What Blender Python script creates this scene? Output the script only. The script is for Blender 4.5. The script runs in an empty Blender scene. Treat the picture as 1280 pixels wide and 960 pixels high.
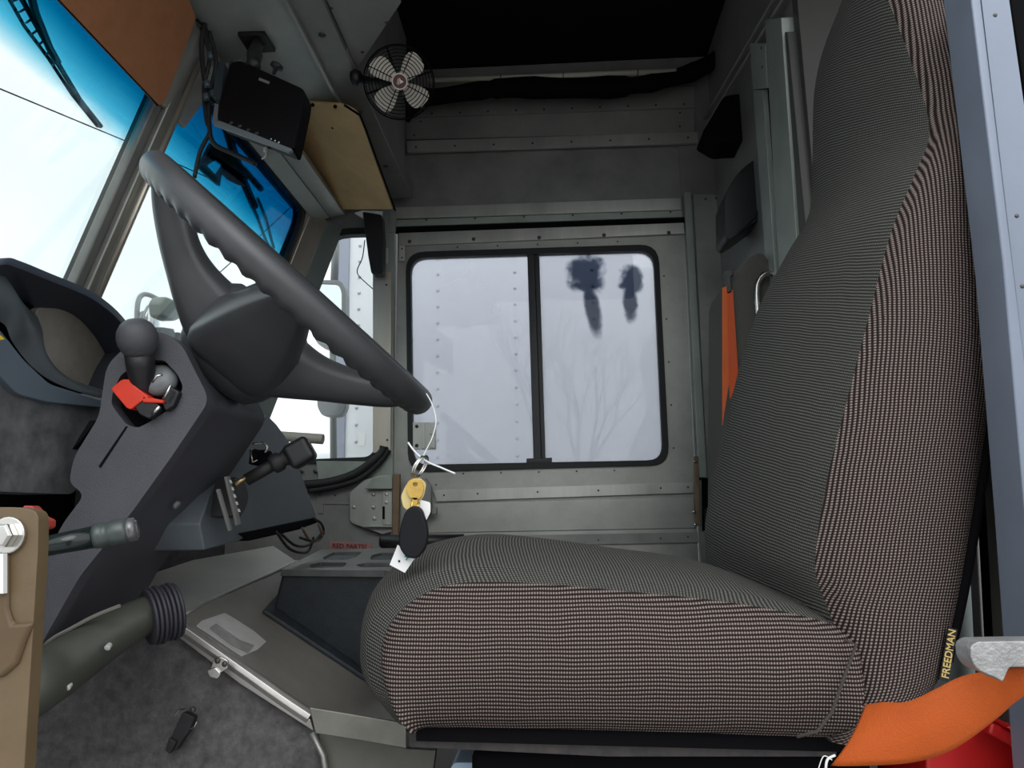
import bpy, bmesh, math, random
from mathutils import Vector as V, Matrix
from mathutils.geometry import tessellate_polygon
random.seed(7)
COL = bpy.context.scene.collection
R = math.radians
F = 940.0
CAM = V((0, 0, 0.78))
YAW, PITCH, ROLL = R(3.2), R(10.1), R(0.8)
fw = V((-math.sin(YAW)*math.cos(PITCH), math.cos(YAW)*math.cos(PITCH), math.sin(PITCH)))
rt0 = V((math.cos(YAW), math.sin(YAW), 0)); up0 = rt0.cross(fw)
rt = rt0*math.cos(ROLL) - up0*math.sin(ROLL)
up = up0*math.cos(ROLL) + rt0*math.sin(ROLL)
cam = bpy.data.objects.new('camera', bpy.data.cameras.new('camera')); COL.objects.link(cam)
cam.matrix_world = Matrix(((rt.x, up.x, -fw.x, CAM.x), (rt.y, up.y, -fw.y, CAM.y), (rt.z, up.z, -fw.z, CAM.z), (0, 0, 0, 1)))
cam.data.sensor_width = 36; cam.data.lens = 36*F/1280; cam.data.clip_start = 0.02
bpy.context.scene.camera = cam

# ---- measured directions: photo pixel -> world point on a real plane
def ray(px, py): return fw + rt*((px-640)/F) + up*((480-py)/F)
def PY(px, py, y): d = ray(px, py); return CAM + d*((y-CAM.y)/d.y)
def PX(px, py, x): d = ray(px, py); return CAM + d*((x-CAM.x)/d.x)
def PZ(px, py, z): d = ray(px, py); return CAM + d*((z-CAM.z)/d.z)
class Pl:
    def __init__(s, a, b, c=None, n=None):
        s.o = a; s.n = (b-a).cross(c-a).normalized() if n is None else n.normalized()
        if s.n.dot(CAM-a) < 0: s.n = -s.n
    def __call__(s, px, py, off=0.0):
        d = ray(px, py); o = s.o + s.n*off
        return CAM + d*((o-CAM).dot(s.n)/d.dot(s.n))
def plY(y): return Pl(V((0, y, 0)), None, n=V((0, -1, 0)))
def plX(x): return Pl(V((x, 0, 0)), None, n=V((1, 0, 0)))

# ---- materials
MATS = {}
def mat(name, col, rough=0.5, metal=0.0, noise=0.0, nscale=20, bump=0.0, bscale=200, spec=0.5, col2=None, streak=None, emit=None, coat=0):
    if name in MATS: return MATS[name]
    m = bpy.data.materials.new(name); m.use_nodes = True; nt = m.node_tree; L = nt.links
    b = nt.nodes['Principled BSDF']
    b.inputs['Base Color'].default_value = (*col, 1); b.inputs['Roughness'].default_value = rough
    b.inputs['Metallic'].default_value = metal; b.inputs['Specular IOR Level'].default_value = spec
    if coat: b.inputs['Coat Weight'].default_value = coat
    if emit: b.inputs['Emission Color'].default_value = (*emit[:3], 1); b.inputs['Emission Strength'].default_value = emit[3]
    tc = nt.nodes.new('ShaderNodeTexCoord'); mp = nt.nodes.new('ShaderNodeMapping')
    L.new(tc.outputs['Object'], mp.inputs['Vector'])
    if streak: mp.inputs['Scale'].default_value = streak
    if noise > 0 or col2:
        n = nt.nodes.new('ShaderNodeTexNoise'); n.inputs['Scale'].default_value = nscale; n.inputs['Detail'].default_value = 6; n.inputs['Roughness'].default_value = 0.65
        L.new(mp.outputs['Vector'], n.inputs['Vector'])
        cr = nt.nodes.new('ShaderNodeValToRGB'); cr.color_ramp.elements[0].position = 0.3; cr.color_ramp.elements[1].position = 0.7
        c2 = col2 or tuple(min(1, c*(1+noise)) for c in col); c1 = col if col2 else tuple(c*(1-noise) for c in col)
        cr.color_ramp.elements[0].color = (*c1, 1); cr.color_ramp.elements[1].color = (*c2, 1)
        L.new(n.outputs['Fac'], cr.inputs['Fac']); L.new(cr.outputs['Color'], b.inputs['Base Color'])
        mr = nt.nodes.new('ShaderNodeMapRange'); mr.inputs['To Min'].default_value = max(0.02, rough-0.12); mr.inputs['To Max'].default_value = min(1, rough+0.12)
        L.new(n.outputs['Fac'], mr.inputs['Value']); L.new(mr.outputs['Result'], b.inputs['Roughness'])
    if bump > 0:
        n2 = nt.nodes.new('ShaderNodeTexNoise'); n2.inputs['Scale'].default_value = bscale; n2.inputs['Detail'].default_value = 3
        L.new(tc.outputs['Object'], n2.inputs['Vector'])
        bp = nt.nodes.new('ShaderNodeBump'); bp.inputs['Strength'].default_value = bump; bp.inputs['Distance'].default_value = 0.002
        L.new(n2.outputs['Fac'], bp.inputs['Height']); L.new(bp.outputs['Normal'], b.inputs['Normal'])
    MATS[name] = m; return m

M_METAL = mat('aged_aluminium', (.40, .405, .372), .44, .65, .16, 9, .05, 60)
M_METALB = mat('brushed_aluminium', (.54, .54, .50), .36, .6, .14, 14, .05, 60, streak=(1, 1, .12))
M_METALD = mat('dull_grey_sheet', (.25, .253, .238), .5, .4, .22, 7, .05, 60)
M_GREEN = mat('grey_green_paint', (.36, .40, .36), .45, .35, .15, 10)
M_STEEL = mat('bright_steel', (.62, .61, .58), .25, 1.0, .1, 30)
M_SHINY = mat('polished_strip', (.66, .59, .50), .34, .75, .12, 12, streak=(1, 1, .15))
M_FAST = mat('dark_fastener', (.085, .082, .075), .35, .6)
M_DARK = mat('roof_liner_black', (.006, .006, .007), .95, 0, spec=.1)
M_BLACK = mat('black_plastic', (.012, .012, .014), .42, 0, .2, 40, .15, 600)
M_RUBBER = mat('black_rubber', (.014, .014, .015), .6, 0, .2, 30)
M_VOID = mat('black_matte', (.004, .004, .005), .9, spec=.1)
M_COL = mat('charcoal_plastic', (.066, .067, .078), .55, 0, .14, 14, .35, 900)
M_DASH = mat('dusty_grey_plastic', (.055, .060, .068), .6, 0, col2=(.155, .155, .155), nscale=34, bump=.3, bscale=500)
M_WHEEL = mat('steering_wheel_rubber', (.050, .052, .056), .40, 0, .12, 12, .12, 900)
M_BIN = mat('console_textured_black', (.022, .028, .034), .5, 0, .25, 60, .5, 700)
M_CARPET = mat('speckled_rubber_mat', (.045, .043, .046), .85, 0, col2=(.125, .12, .12), nscale=70, bump=.6, bscale=300)
M_COVER = mat('dusty_cover_sheet', (.27, .255, .23), .48, .45, .18, 8, .08, 40)
M_COVER2 = mat('bare_flange_metal', (.42, .40, .38), .38, .75, .2, 14)
M_TAPE = mat('grey_tape', (.48, .475, .455), .5, .1, .12, 30)
M_TAN = mat('tan_hardboard', (.72, .47, .22), .8, 0, .12, 10, .1, 200)
M_TAN2 = mat('brown_hardboard', (.36, .15, .065), .8, 0, .12, 30, .1, 200)
M_BRACK = mat('tan_painted_bracket', (.135, .092, .048), .5, 0, .15, 18, .1, 200)
M_WOODBR = mat('brown_strip', (.20, .13, .075), .6, 0, .2, 20)
M_RED = mat('red_plastic', (.62, .035, .012), .38, 0, .12, 30)
M_REDBIN = mat('red_bin_plastic', (.40, .006, .006), .4, 0, .12, 12)
M_ORANGE = mat('orange_webbing', (.60, .105, .010), .62, 0, .10, 12, .35, 900)
M_WHITE = mat('white_paper', (.8, .8, .8), .7)
M_YEL = mat('yellow_tag', (.62, .50, .22), .7)
M_BRASS = mat('brass_key', (.75, .48, .13), .28, 1.0, .1, 40)
M_BLADE = mat('cream_fan_blade', (.80, .75, .66), .4)
M_LOGO = mat('dark_red_badge', (.09, .012, .018), .4)
M_POST = mat('blue_grey_door_post', (.20, .235, .30), .38, .25, .10, 6)
M_TEAL = mat('pale_green_grey_paint', (.24, .28, .27), .45, .25, .12, 6)
M_WTRUCK = mat('white_truck_paint', (.74, .755, .79), .35, 0, .05, 3)
M_MIRROR = mat('mirror_glass', (.8, .82, .84), .06, 1.0)
M_MIRRORH = mat('grey_mirror_housing', (.30, .31, .32), .45)
M_ASPHALT = mat('pale_bounce_ground', (.38, .37, .36), .9, 0, .15, 2)  # ground tone made pale to bounce skylight onto the overhead undersides
M_BEIGE = mat('beige_plastic_tube', (.52, .49, .42), .5, 0, .08, 20)
M_BLUE = mat('pale_blue_plastic', (.42, .56, .72), .4)
M_LENS = mat('dusty_gauge_lens', (.26, .235, .20), .35, 0, .25, 18)
M_BLUEBAND = mat('smoky_blue_bezel', (.10, .13, .16), .35)
M_GOLD = mat('gold_thread', (.62, .45, .16), .6)
M_GREENTXT = mat('green_ink', (.01, .28, .2), .6)
M_REDTXT = mat('dark_red_ink', (.10, .008, .010), .6)
M_PINK = mat('faded_pink_label', (.30, .13, .12), .6)
M_YELLOW = mat('yellow_sticker', (.8, .6, .02), .5)
M_CAST = mat('cast_grey_metal', (.36, .36, .36), .5, .5, .2, 60, .6, 300)
M_DUCT = mat('grey_green_duct', (.060, .064, .052), .42, .1, .25, 10)
M_CLEAR = mat('clear_nylon', (.75, .78, .78), .25)
M_TREE = mat('bare_bark', (.06, .05, .045), .9)
M_BRICK = mat('grey_building', (.22, .22, .23), .9)

def math_node(nt, op, a, b=None):
    n = nt.nodes.new('ShaderNodeMath'); n.operation = op
    for i, x in enumerate((a, b)):
        if x is None: continue
        if isinstance(x, (int, float)): n.inputs[i].default_value = x
        else: nt.links.new(x, n.inputs[i])
    return n.outputs[0]

def fabric(name, light, dark, pu, pv, lo=.1, hi=.75):
    m = bpy.data.materials.new(name); m.use_nodes = True; nt = m.node_tree; b = nt.nodes['Principled BSDF']
    uv = nt.nodes.new('ShaderNodeUVMap'); sp = nt.nodes.new('ShaderNodeSeparateXYZ'); nt.links.new(uv.outputs[0], sp.inputs[0])
    nz = nt.nodes.new('ShaderNodeTexNoise'); nz.inputs['Scale'].default_value = 14
    tc = nt.nodes.new('ShaderNodeTexCoord'); nt.links.new(tc.outputs['Object'], nz.inputs['Vector'])
    wob = math_node(nt, 'MULTIPLY', nz.outputs['Fac'], .004)
    u = math_node(nt, 'ADD', sp.outputs['X'], wob); v = math_node(nt, 'ADD', sp.outputs['Y'], wob)
    su = math_node(nt, 'SINE', math_node(nt, 'MULTIPLY', u, 2*math.pi/pu))
    sv = math_node(nt, 'SINE', math_node(nt, 'MULTIPLY', v, 2*math.pi/pv))
    su = math_node(nt, 'ADD', math_node(nt, 'MULTIPLY', su, .5), .5); sv = math_node(nt, 'ADD', math_node(nt, 'MULTIPLY', sv, .5), .5)
    su = math_node(nt, 'ADD', math_node(nt, 'MULTIPLY', su, .78), .22)
    d = math_node(nt, 'MULTIPLY', su, sv)
    mr = nt.nodes.new('ShaderNodeMapRange'); mr.interpolation_type = 'SMOOTHSTEP'
    mr.inputs['From Min'].default_value = lo; mr.inputs['From Max'].default_value = hi; nt.links.new(d, mr.inputs['Value'])
    mx = nt.nodes.new('ShaderNodeMix'); mx.data_type = 'RGBA'
    mx.inputs[6].default_value = (*dark, 1); mx.inputs[7].default_value = (*light, 1)
    nt.links.new(mr.outputs['Result'], mx.inputs[0]); nt.links.new(mx.outputs[2], b.inputs['Base Color'])
    bp = nt.nodes.new('ShaderNodeBump'); bp.inputs['Strength'].default_value = .6; bp.inputs['Distance'].default_value = .0015
    nt.links.new(d, bp.inputs['Height']); nt.links.new(bp.outputs['Normal'], b.inputs['Normal'])
    b.inputs['Roughness'].default_value = .9; b.inputs['Specular IOR Level'].default_value = .15
    MATS[name] = m; return m
M_FAB = fabric('waffle_fabric_side', (.29, .232, .210), (.016, .011, .010), .0028, .0039, .08, .85)
M_FAB2 = fabric('waffle_fabric_face', (.20, .197, .178), (.030, .030, .027), .0028, .0039, .0, .9)

def glass_mat(name, tint=(1, 1, 1), band=None, fog=None, refl=.9):
    """thin pane: clear body with fresnel reflection; band = shade band dyed into the top; fog = condensation film"""
    m = bpy.data.materials.new(name); m.use_nodes = True; nt = m.node_tree; L = nt.links
    nt.nodes.remove(nt.nodes['Principled BSDF']); out = nt.nodes['Material Output']
    tr = nt.nodes.new('ShaderNodeBsdfTransparent'); tr.inputs['Color'].default_value = (*tint, 1)
    gl = nt.nodes.new('ShaderNodeBsdfGlossy'); gl.inputs['Roughness'].default_value = .01
    fr = nt.nodes.new('ShaderNodeFresnel'); fr.inputs['IOR'].default_value = 1.45
    mx = nt.nodes.new('ShaderNodeMixShader'); L.new(math_node(nt, 'MULTIPLY', fr.outputs[0], refl), mx.inputs[0])
    L.new(gl.outputs[0], mx.inputs[2])
    tc = nt.nodes.new('ShaderNodeTexCoord')
    if band:
        sp = nt.nodes.new('ShaderNodeSeparateXYZ'); L.new(tc.outputs['Object'], sp.inputs[0])
        nz = nt.nodes.new('ShaderNodeTexNoise'); nz.inputs['Scale'].default_value = 5; L.new(tc.outputs['Object'], nz.inputs['Vector'])
        z = math_node(nt, 'ADD', sp.outputs['Z'], math_node(nt, 'MULTIPLY', nz.outputs['Fac'], .02))
        mr = nt.nodes.new('ShaderNodeMapRange'); mr.inputs['From Min'].default_value = band[0]; mr.inputs['From Max'].default_value = band[1]
        L.new(z, mr.inputs['Value'])
        cr = nt.nodes.new('ShaderNodeValToRGB'); e = cr.color_ramp.elements
        e[0].color = (*tint, 1); e[1].color = (0, .135, .33, 1); e[1].position = 1
        n = e.new(.42); n.color = (.0, .33, .50, 1); n = e.new(.16); n.color = (.25, .66, .80, 1)
        L.new(mr.outputs[0], cr.inputs[0]); L.new(cr.outputs[0], tr.inputs['Color'])
    if fog:
        # condensation film, absent in two wiped patches
        sp = nt.nodes.new('ShaderNodeSeparateXYZ')
        nz = nt.nodes.new('ShaderNodeTexNoise'); nz.inputs['Scale'].default_value = 30; nz.inputs['Detail'].default_value = 5; L.new(tc.outputs['Object'], nz.inputs['Vector'])
        L.new(tc.outputs['Object'], sp.inputs[0])
        def blob(cx, cz, rx, rz, shear=0, amp=.5):
            dx = math_node(nt, 'SUBTRACT', sp.outputs['X'], cx); dz = math_node(nt, 'SUBTRACT', sp.outputs['Z'], cz)
            dx = math_node(nt, 'ADD', dx, math_node(nt, 'MULTIPLY', dz, shear))
            a = math_node(nt, 'POWER', math_node(nt, 'ABSOLUTE', math_node(nt, 'DIVIDE', dx, rx)), 2.2)
            c = math_node(nt, 'POWER', math_node(nt, 'ABSOLUTE', math_node(nt, 'DIVIDE', dz, rz)), 2.2)
            s = math_node(nt, 'ADD', a, c)
            s = math_node(nt, 'ADD', s, math_node(nt, 'MULTIPLY', math_node(nt, 'SUBTRACT', nz.outputs['Fac'], .5), amp*2))
            mr = nt.nodes.new('ShaderNodeMapRange'); mr.interpolation_type = 'SMOOTHSTEP'
            mr.inputs['From Min'].default_value = .30; mr.inputs['From Max'].default_value = 1.45
            mr.inputs['To Min'].default_value = 1; mr.inputs['To Max'].default_value = 0
            L.new(s, mr.inputs['Value']); return mr.outputs[0]
        acc = None
        for bl in fog['blobs']:
            o = blob(*bl); acc = o if acc is None else math_node(nt, 'MAXIMUM', acc, o)
        nz2 = nt.nodes.new('ShaderNodeTexNoise'); nz2.inputs['Scale'].default_value = 3.5; nz2.inputs['Detail'].default_value = 3; L.new(tc.outputs['Object'], nz2.inputs['Vector'])
        fogv = math_node(nt, 'ADD', fog['amount']-.06, math_node(nt, 'MULTIPLY', nz2.outputs['Fac'], .12))
        fac = math_node(nt, 'MULTIPLY', math_node(nt, 'SUBTRACT', 1, math_node(nt, 'MULTIPLY', acc, 1.0)), fogv)
        tl = nt.nodes.new('ShaderNodeBsdfTranslucent'); tl.inputs['Color'].default_value = (.93, .94, .98, 1)
        trd = nt.nodes.new('ShaderNodeBsdfTransparent'); tc2 = nt.nodes.new('ShaderNodeMix'); tc2.data_type = 'RGBA'
        tc2.inputs[6].default_value = (*tint, 1); tc2.inputs[7].default_value = (*fog.get('clear', (.2, .23, .28)), 1); L.new(acc, tc2.inputs[0]); L.new(tc2.outputs[2], tr.inputs['Color'])
        m2 = nt.nodes.new('ShaderNodeMixShader'); L.new(fac, m2.inputs[0]); L.new(tr.outputs[0], m2.inputs[1]); L.new(tl.outputs[0], m2.inputs[2])
        L.new(m2.outputs[0], mx.inputs[1])
    else:
        L.new(tr.outputs[0], mx.inputs[1])
    L.new(mx.outputs[0], out.inputs['Surface'])
    return m

# ---- mesh building
ORG = {}
def root_of(o):
    while o.parent is not None: o = o.parent
    return o
def thing(name, label, cat, loc, group=None):
    o = bpy.data.objects.new(name, None); COL.objects.link(o); o.location = loc; o.empty_display_size = .05
    ORG[o.name] = V(loc); o['label'] = label; o['category'] = cat
    if group: o['group'] = group
    return o
def tag(o, label, cat, group=None):
    o['label'] = label; o['category'] = cat
    if group: o['group'] = group
    return o
def struct(o, label=None):
    o['kind'] = 'structure'
    if label: o['label'] = label
    return o

class MB:
    fast = False
    def __init__(s): s.bm = bmesh.new()
    def loop_prism(s, outer, holes, off):
        """outer / holes: lists of points on one plane; extruded by vector off"""
        loops = [outer]+list(holes); flat = [p for l in loops for p in l]
        tris = tessellate_polygon([[V(p) for p in l] for l in loops])
        a = [s.bm.verts.new(p) for p in flat]; b = [s.bm.verts.new(p+off) for p in flat]
        if not holes:
            try: s.bm.faces.new(a); s.bm.faces.new(b[::-1])
            except ValueError: pass
        else:
            for t in tris:
                try: s.bm.faces.new([a[i] for i in t]); s.bm.faces.new([b[i] for i in reversed(t)])
                except ValueError: pass
        k = 0
        for l in loops:
            n = len(l)
            for i in range(n):
                j = (i+1) % n
                s.bm.faces.new((a[k+i], b[k+i], b[k+j], a[k+j]))
            k += n
        return s
    def pp(s, pl, pts, t, off=0.0, holes=(), r=0):
        """outline seen in the photo, laid on world plane pl, solid t thick behind its face"""
        o = [pl(x, y, off) for x, y in (rp(pts, r) if r else pts)]
        hs = [[pl(x, y, off) for x, y in h] for h in holes]
        return s.loop_prism(o, hs, -pl.n*t)
    def box(s, x0, x1, y0, y1, z0, z1):
        o = [V((x0, y0, z0)), V((x1, y0, z0)), V((x1, y0, z1)), V((x0, y0, z1))]
        return s.loop_prism(o, [], V((0, y1-y0, 0)))
    def tube(s, pts, r, n=12, cap=True, flat=1.0, flatdir=None, closed=False):
        pts = [V(p) for p in pts]; m = len(pts)
        rs = r if isinstance(r, (list, tuple)) else [r]*m
        def tan(i):
            if closed: return (pts[(i+1) % m]-pts[(i-1) % m]).normalized()
            return (pts[min(i+1, m-1)]-pts[max(i-1, 0)]).normalized()
        t = tan(0); a = flatdir.cross(t).normalized() if flatdir else (t.cross(V((0, 0, 1))) if abs(t.z) < .9 else t.cross(V((1, 0, 0)))).normalized()
        rings = []
        for i in range(m):
            t = tan(i)
            a = (flatdir.cross(t) if flatdir else a-t*a.dot(t)).normalized(); b = t.cross(a)
            rings.append([s.bm.verts.new(pts[i]+(a*math.cos(2*math.pi*k/n)+b*math.sin(2*math.pi*k/n)*flat)*rs[i]) for k in range(n)])
        for i in range(m if closed else m-1):
            A, B = rings[i], rings[(i+1) % m]
            for k in range(n): s.bm.faces.new((A[k], A[(k+1) % n], B[(k+1) % n], B[k]))
        if cap and not closed:
            s.bm.faces.new(rings[0][::-1]); s.bm.faces.new(rings[-1])
        return s
    def lathe(s, c, axis, prof, n=24):
        """prof: (radius, distance along axis)"""
        axis = axis.normalized(); a = (axis.cross(V((0, 0, 1))) if abs(axis.z) < .9 else axis.cross(V((1, 0, 0)))).normalized(); b = axis.cross(a)
        rings = []
        for r, d in prof:
            rings.append([s.bm.verts.new(c+axis*d+(a*math.cos(2*math.pi*k/n)+b*math.sin(2*math.pi*k/n))*max(r, 1e-5)) for k in range(n)])
        for A, B in zip(rings, rings[1:]):
            for k in range(n): s.bm.faces.new((A[k], A[(k+1) % n], B[(k+1) % n], B[k]))
        s.bm.faces.new(rings[0][::-1]); s.bm.faces.new(rings[-1])
        return s
    def rivet(s, c, axis, r=.004, h=.002):
        n0 = len(s.bm.faces); s.lathe(c, axis, [(r, -.0005), (r, h*.3), (r*.75, h*.8), (r*.2, h)], 8)
        s.bm.faces.ensure_lookup_table()
        for f in s.bm.faces[n0:]: f.material_index = 1
        s.fast = True; return s
    def grid(s, rows, closed=False, uv=None):
        """rows of points -> quad sheet; uv(i,j)->(u,v)"""
        vs = [[s.bm.verts.new(p) for p in row] for row in rows]
        lay = s.bm.loops.layers.uv.verify() if uv else None
        nc = len(rows[0])
        for i in range(len(rows)-1):
            for j in range(nc if closed else nc-1):
                idx = [(i, j), (i, (j+1) % nc), (i+1, (j+1) % nc), (i+1, j)]
                f = s.bm.faces.new([vs[a][b] for a, b in idx])
                if uv:
                    for lp, (a, b) in zip(f.loops, idx): lp[lay].uv = uv(a, b)
        return vs
    def islands(s):
        seen = set(); out = []
        s.bm.verts.ensure_lookup_table()
        for v in s.bm.verts:
            if v.index in seen: continue
            st_ = [v]; seen.add(v.index); comp = []
            while st_:
                q = st_.pop(); comp.append(q)
                for e in q.link_edges:
                    o = e.other_vert(q)
                    if o.index not in seen: seen.add(o.index); st_.append(o)
            out.append(comp)
        return out
    def build_each(s, name, m, parent=None, **kw):
        """every loose piece becomes an object of its own, all of one name"""
        s.bm.verts.index_update(); res = []
        for comp in s.islands():
            t = MB(); mp = {v: t.bm.verts.new(v.co) for v in comp}; fs = {f for v in comp for f in v.link_faces}
            for f in fs: t.bm.faces.new([mp[v] for v in f.verts]).material_index = f.material_index
            t.fast = s.fast
            res.append(t.build(name, m, parent, **kw))
        s.bm.free(); return res
    def build(s, name, m, parent=None, bevel=0, smooth=False, seg=2, sub=0, ang=35):
        if parent is not None:
            o = ORG.get(root_of(parent).name, V((0, 0, 0)))
            bmesh.ops.translate(s.bm, verts=s.bm.verts, vec=-o)
        bmesh.ops.recalc_face_normals(s.bm, faces=s.bm.faces)
        me = bpy.data.meshes.new(name); s.bm.to_mesh(me); s.bm.free()
        ob = bpy.data.objects.new(name, me); COL.objects.link(ob)
        for mm in (m if isinstance(m, (list, tuple)) else [m]): me.materials.append(mm)
        if s.fast: me.materials.append(M_FAST)
        if parent is not None: ob.parent = parent
        if bevel:
            b = ob.modifiers.new('bevel', 'BEVEL'); b.width = bevel; b.segments = seg; b.limit_method = 'ANGLE'; b.angle_limit = R(ang); b.harden_normals = False
        if sub:
            q = ob.modifiers.new('sub', 'SUBSURF'); q.levels = sub; q.render_levels = sub
        if smooth or bevel or sub:
            me.polygons.foreach_set('use_smooth', [True]*len(me.polygons))
            if not smooth or smooth == 'auto':
                e = ob.modifiers.new('wn', 'WEIGHTED_NORMAL') if bevel else None
        return ob

def rp(pts, r, n=5):
    """round the corners of a pixel outline"""
    out = []; m = len(pts)
    for i in range(m):
        p = pts[i]; a = pts[i-1]; b = pts[(i+1) % m]
        if len(p) > 2: rr = p[2]
        else: rr = r
        da = math.hypot(a[0]-p[0], a[1]-p[1]); db = math.hypot(b[0]-p[0], b[1]-p[1])
        q = min(rr, da*.49, db*.49)
        if q < .5: out.append((p[0], p[1])); continue
        A = (p[0]+(a[0]-p[0])/da*q, p[1]+(a[1]-p[1])/da*q); B = (p[0]+(b[0]-p[0])/db*q, p[1]+(b[1]-p[1])/db*q)
        for k in range(n+1):
            t = k/n
            out.append(((1-t)**2*A[0]+2*t*(1-t)*p[0]+t*t*B[0], (1-t)**2*A[1]+2*t*(1-t)*p[1]+t*t*B[1]))
    return out
def smooth_path(pts, n=6, closed=False):
    pts = [V(p) for p in pts]; out = []; m = len(pts)
    for i in range(m if closed else m-1):
        if closed: p0, p1, p2, p3 = pts[i-1], pts[i], pts[(i+1) % m], pts[(i+2) % m]
        else: p0, p1, p2, p3 = pts[max(i-1, 0)], pts[i], pts[i+1], pts[min(i+2, m-1)]
        for k in range(n):
            t = k/n
            out.append(.5*((2*p1)+(p2-p0)*t+(2*p0-5*p1+4*p2-p3)*t*t+(3*p1-p0-3*p2+p3)*t**3))
    if not closed: out.append(pts[-1])
    return out
def text(name, s, p, right, upv, size, m, parent=None, ext=.0004, fit=None):
    c = bpy.data.curves.new(name, 'FONT'); c.body = s; c.size = size; c.extrude = ext; c.offset = size*.012
    o = bpy.data.objects.new(name, c); COL.objects.link(o); c.materials.append(m)
    r = right.normalized(); n = r.cross(upv).normalized(); u = n.cross(r)
    sx = fit if fit else 1
    org = ORG.get(root_of(parent).name, V((0, 0, 0))) if parent is not None else V((0, 0, 0))
    if parent is not None: o.parent = parent
    q = p-org
    ml = Matrix(((r.x*sx, u.x, n.x, q.x), (r.y*sx, u.y, n.y, q.y), (r.z*sx, u.z, n.z, q.z), (0, 0, 0, 1)))
    me = bpy.data.meshes.new_from_object(o); me.transform(ml); bpy.data.objects.remove(o)
    o = bpy.data.objects.new(name, me); COL.objects.link(o)
    if parent is not None: o.parent = parent
    return o

# =====================================================================  SETTING
D = 2.15; WL = .62; CZ = 2.18; BX = PY(905, 400, D).x; FX = -.95
WT = PY(238, 55, 1.30); WB = PY(100, 370, 1.30)
WSLOPE = (WT.x-WB.x)/(WT.z-WB.z)
def wx(z, off=0): return WT.x + (z-WT.z)*WSLOPE + off
PW = Pl(WT, WB, WT+V((0, 1, 0)))                       # windshield plane
WTOP = PW(385, 262).z - .012; WBOT = 1.10
PD = plY(D)
def wq(pts): return [PD(*p) for p in pts]

# floor, ceiling
m = MB(); m.box(-1.1, 1.1, WL-.12, D+.1, -.04, 0); struct(m.build('floor', M_CARPET))
m = MB(); m.box(wx(WTOP)-.05, 1.1, WL-.12, D+.1, CZ, CZ+.03); struct(m.build('ceiling', M_DARK))

# passenger side wall with door opening and quarter window opening
dopen = [(494, 284), (857, 271), (880, 780), (486, 780)]
qwin_o = rp([(404, 287, 28), (462, 285, 10), (466, 577, 26), (343, 580, 20), (338, 470, 60)], 20)
qwin_o = rp([(402, 286, 34), (474, 284, 4), (476, 566, 22), (462, 577, 20), (330, 582, 20), (322, 520, 30)], 20)
m = MB()
zc = CZ
wall = [V((FX-.02, D, 0)), V((BX+.4, D, 0)), V((BX+.4, D, zc)), V((wx(WTOP)-.05, D, zc)), V((wx(WTOP)-.05, D, WTOP)), V((wx(1.0)-.02, D, 1.0)), V((FX-.02, D, 1.0))]
m.loop_prism(wall, [wq(dopen), wq(qwin_o)], V((0, .05, 0)))
struct(m.build('wall_right', M_METALD))

# window_3: quarter window ahead of the door
m = MB(); inner = rp([(407, 294, 30), (466, 292, 4), (468, 563, 18), (460, 571, 16), (336, 576, 16), (330, 520, 26)], 20)
m.pp(PD, qwin_o, .03, .006, holes=[inner]); w3 = struct(m.build('window_3', M_RUBBER, bevel=.002))
m = MB(); m.pp(PD, inner, .004, -.012); m.build('pane', glass_mat('clear_pane', (.96, .985, .975)), w3)

# wall cladding of the passenger side, each formed rail its own trim
def trim(n, pts, t, off, mt, rivets=(), lines=None, bevel=.0015, r=0, pl=None, rr=.0035):
    pl = pl or PD
    m = MB(); m.pp(pl, pts, t, off, r=r)
    for x, y in rivets: m.rivet(pl(x, y, off), pl.n, rr, .002)
    return struct(m.build('trim_%d' % n, mt, bevel=bevel))
def along(a, b, n): return [(a[0]+(b[0]-a[0])*k/(n-1), a[1]+(b[1]-a[1])*k/(n-1)) for k in range(n)]
trim(1, [(507, 148), (868, 136), (868, 166), (508, 174)], .01, .012, M_METAL, along((526, 152), (850, 141), 2)+along((518, 169), (850, 158), 2))
trim(2, [(508, 176), (872, 165), (873, 178), (509, 190)], .012, .022, M_METALB, along((520, 184), (860, 172), 8))
trim(3, [(505, 124), (868, 108), (868, 134), (506, 147)], .01, .004, M_METAL, along((540, 142), (855, 130), 10))
trim(4, [(494, 259), (852, 247), (852, 262), (495, 273)], .01, .020, M_METALB)
trim(5, [(495, 275), (852, 263), (853, 271), (495, 283)], .01, .012, M_GREEN, along((533, 275), (838, 265), 6))
trim(36, [(494, 284), (856, 271), (856, 279), (494, 292)], .004, .006, M_VOID)  # no rail: black strip standing in for the shaded gap above the door
trim(6, [(478, 262), (493, 262), (491, 600), (476, 600)], .02, .012, M_GREEN)      # front door post
trim(7, [(466, 340), (489, 340), (488, 566), (466, 566)], .004, .022, M_SHINY, [(483, 356), (484, 550)])
trim(8, [(855, 240), (864, 240), (884, 597), (874, 597)], .03, .020, M_GREEN)
trim(9, [(867, 243), (904, 243), (908, 598), (884, 598)], .02, .006, M_METAL, [(882, 249), (895, 248), (898, 294), (903, 330)])
trim(10, [(848, 178), (905, 176), (905, 243), (852, 246)], .008, .004, M_METALD, [(895, 205), (897, 230)])
trim(11, [(395, 576), (482, 577), (482, 596), (398, 599)], .012, .008, M_GREEN, [(377, 589), (394, 589)]+[(455, 586)], rr=.006)
trim(12, [(393, 599), (482, 595), (482, 632), (404, 630), (404, 642), (398, 642)], .006, .004, M_METALD, [(400, 619), (419, 619)])
trim(13, [(486, 262), (496, 262), (494, 290), (486, 290)], .01, .016, M_GREEN)
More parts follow.
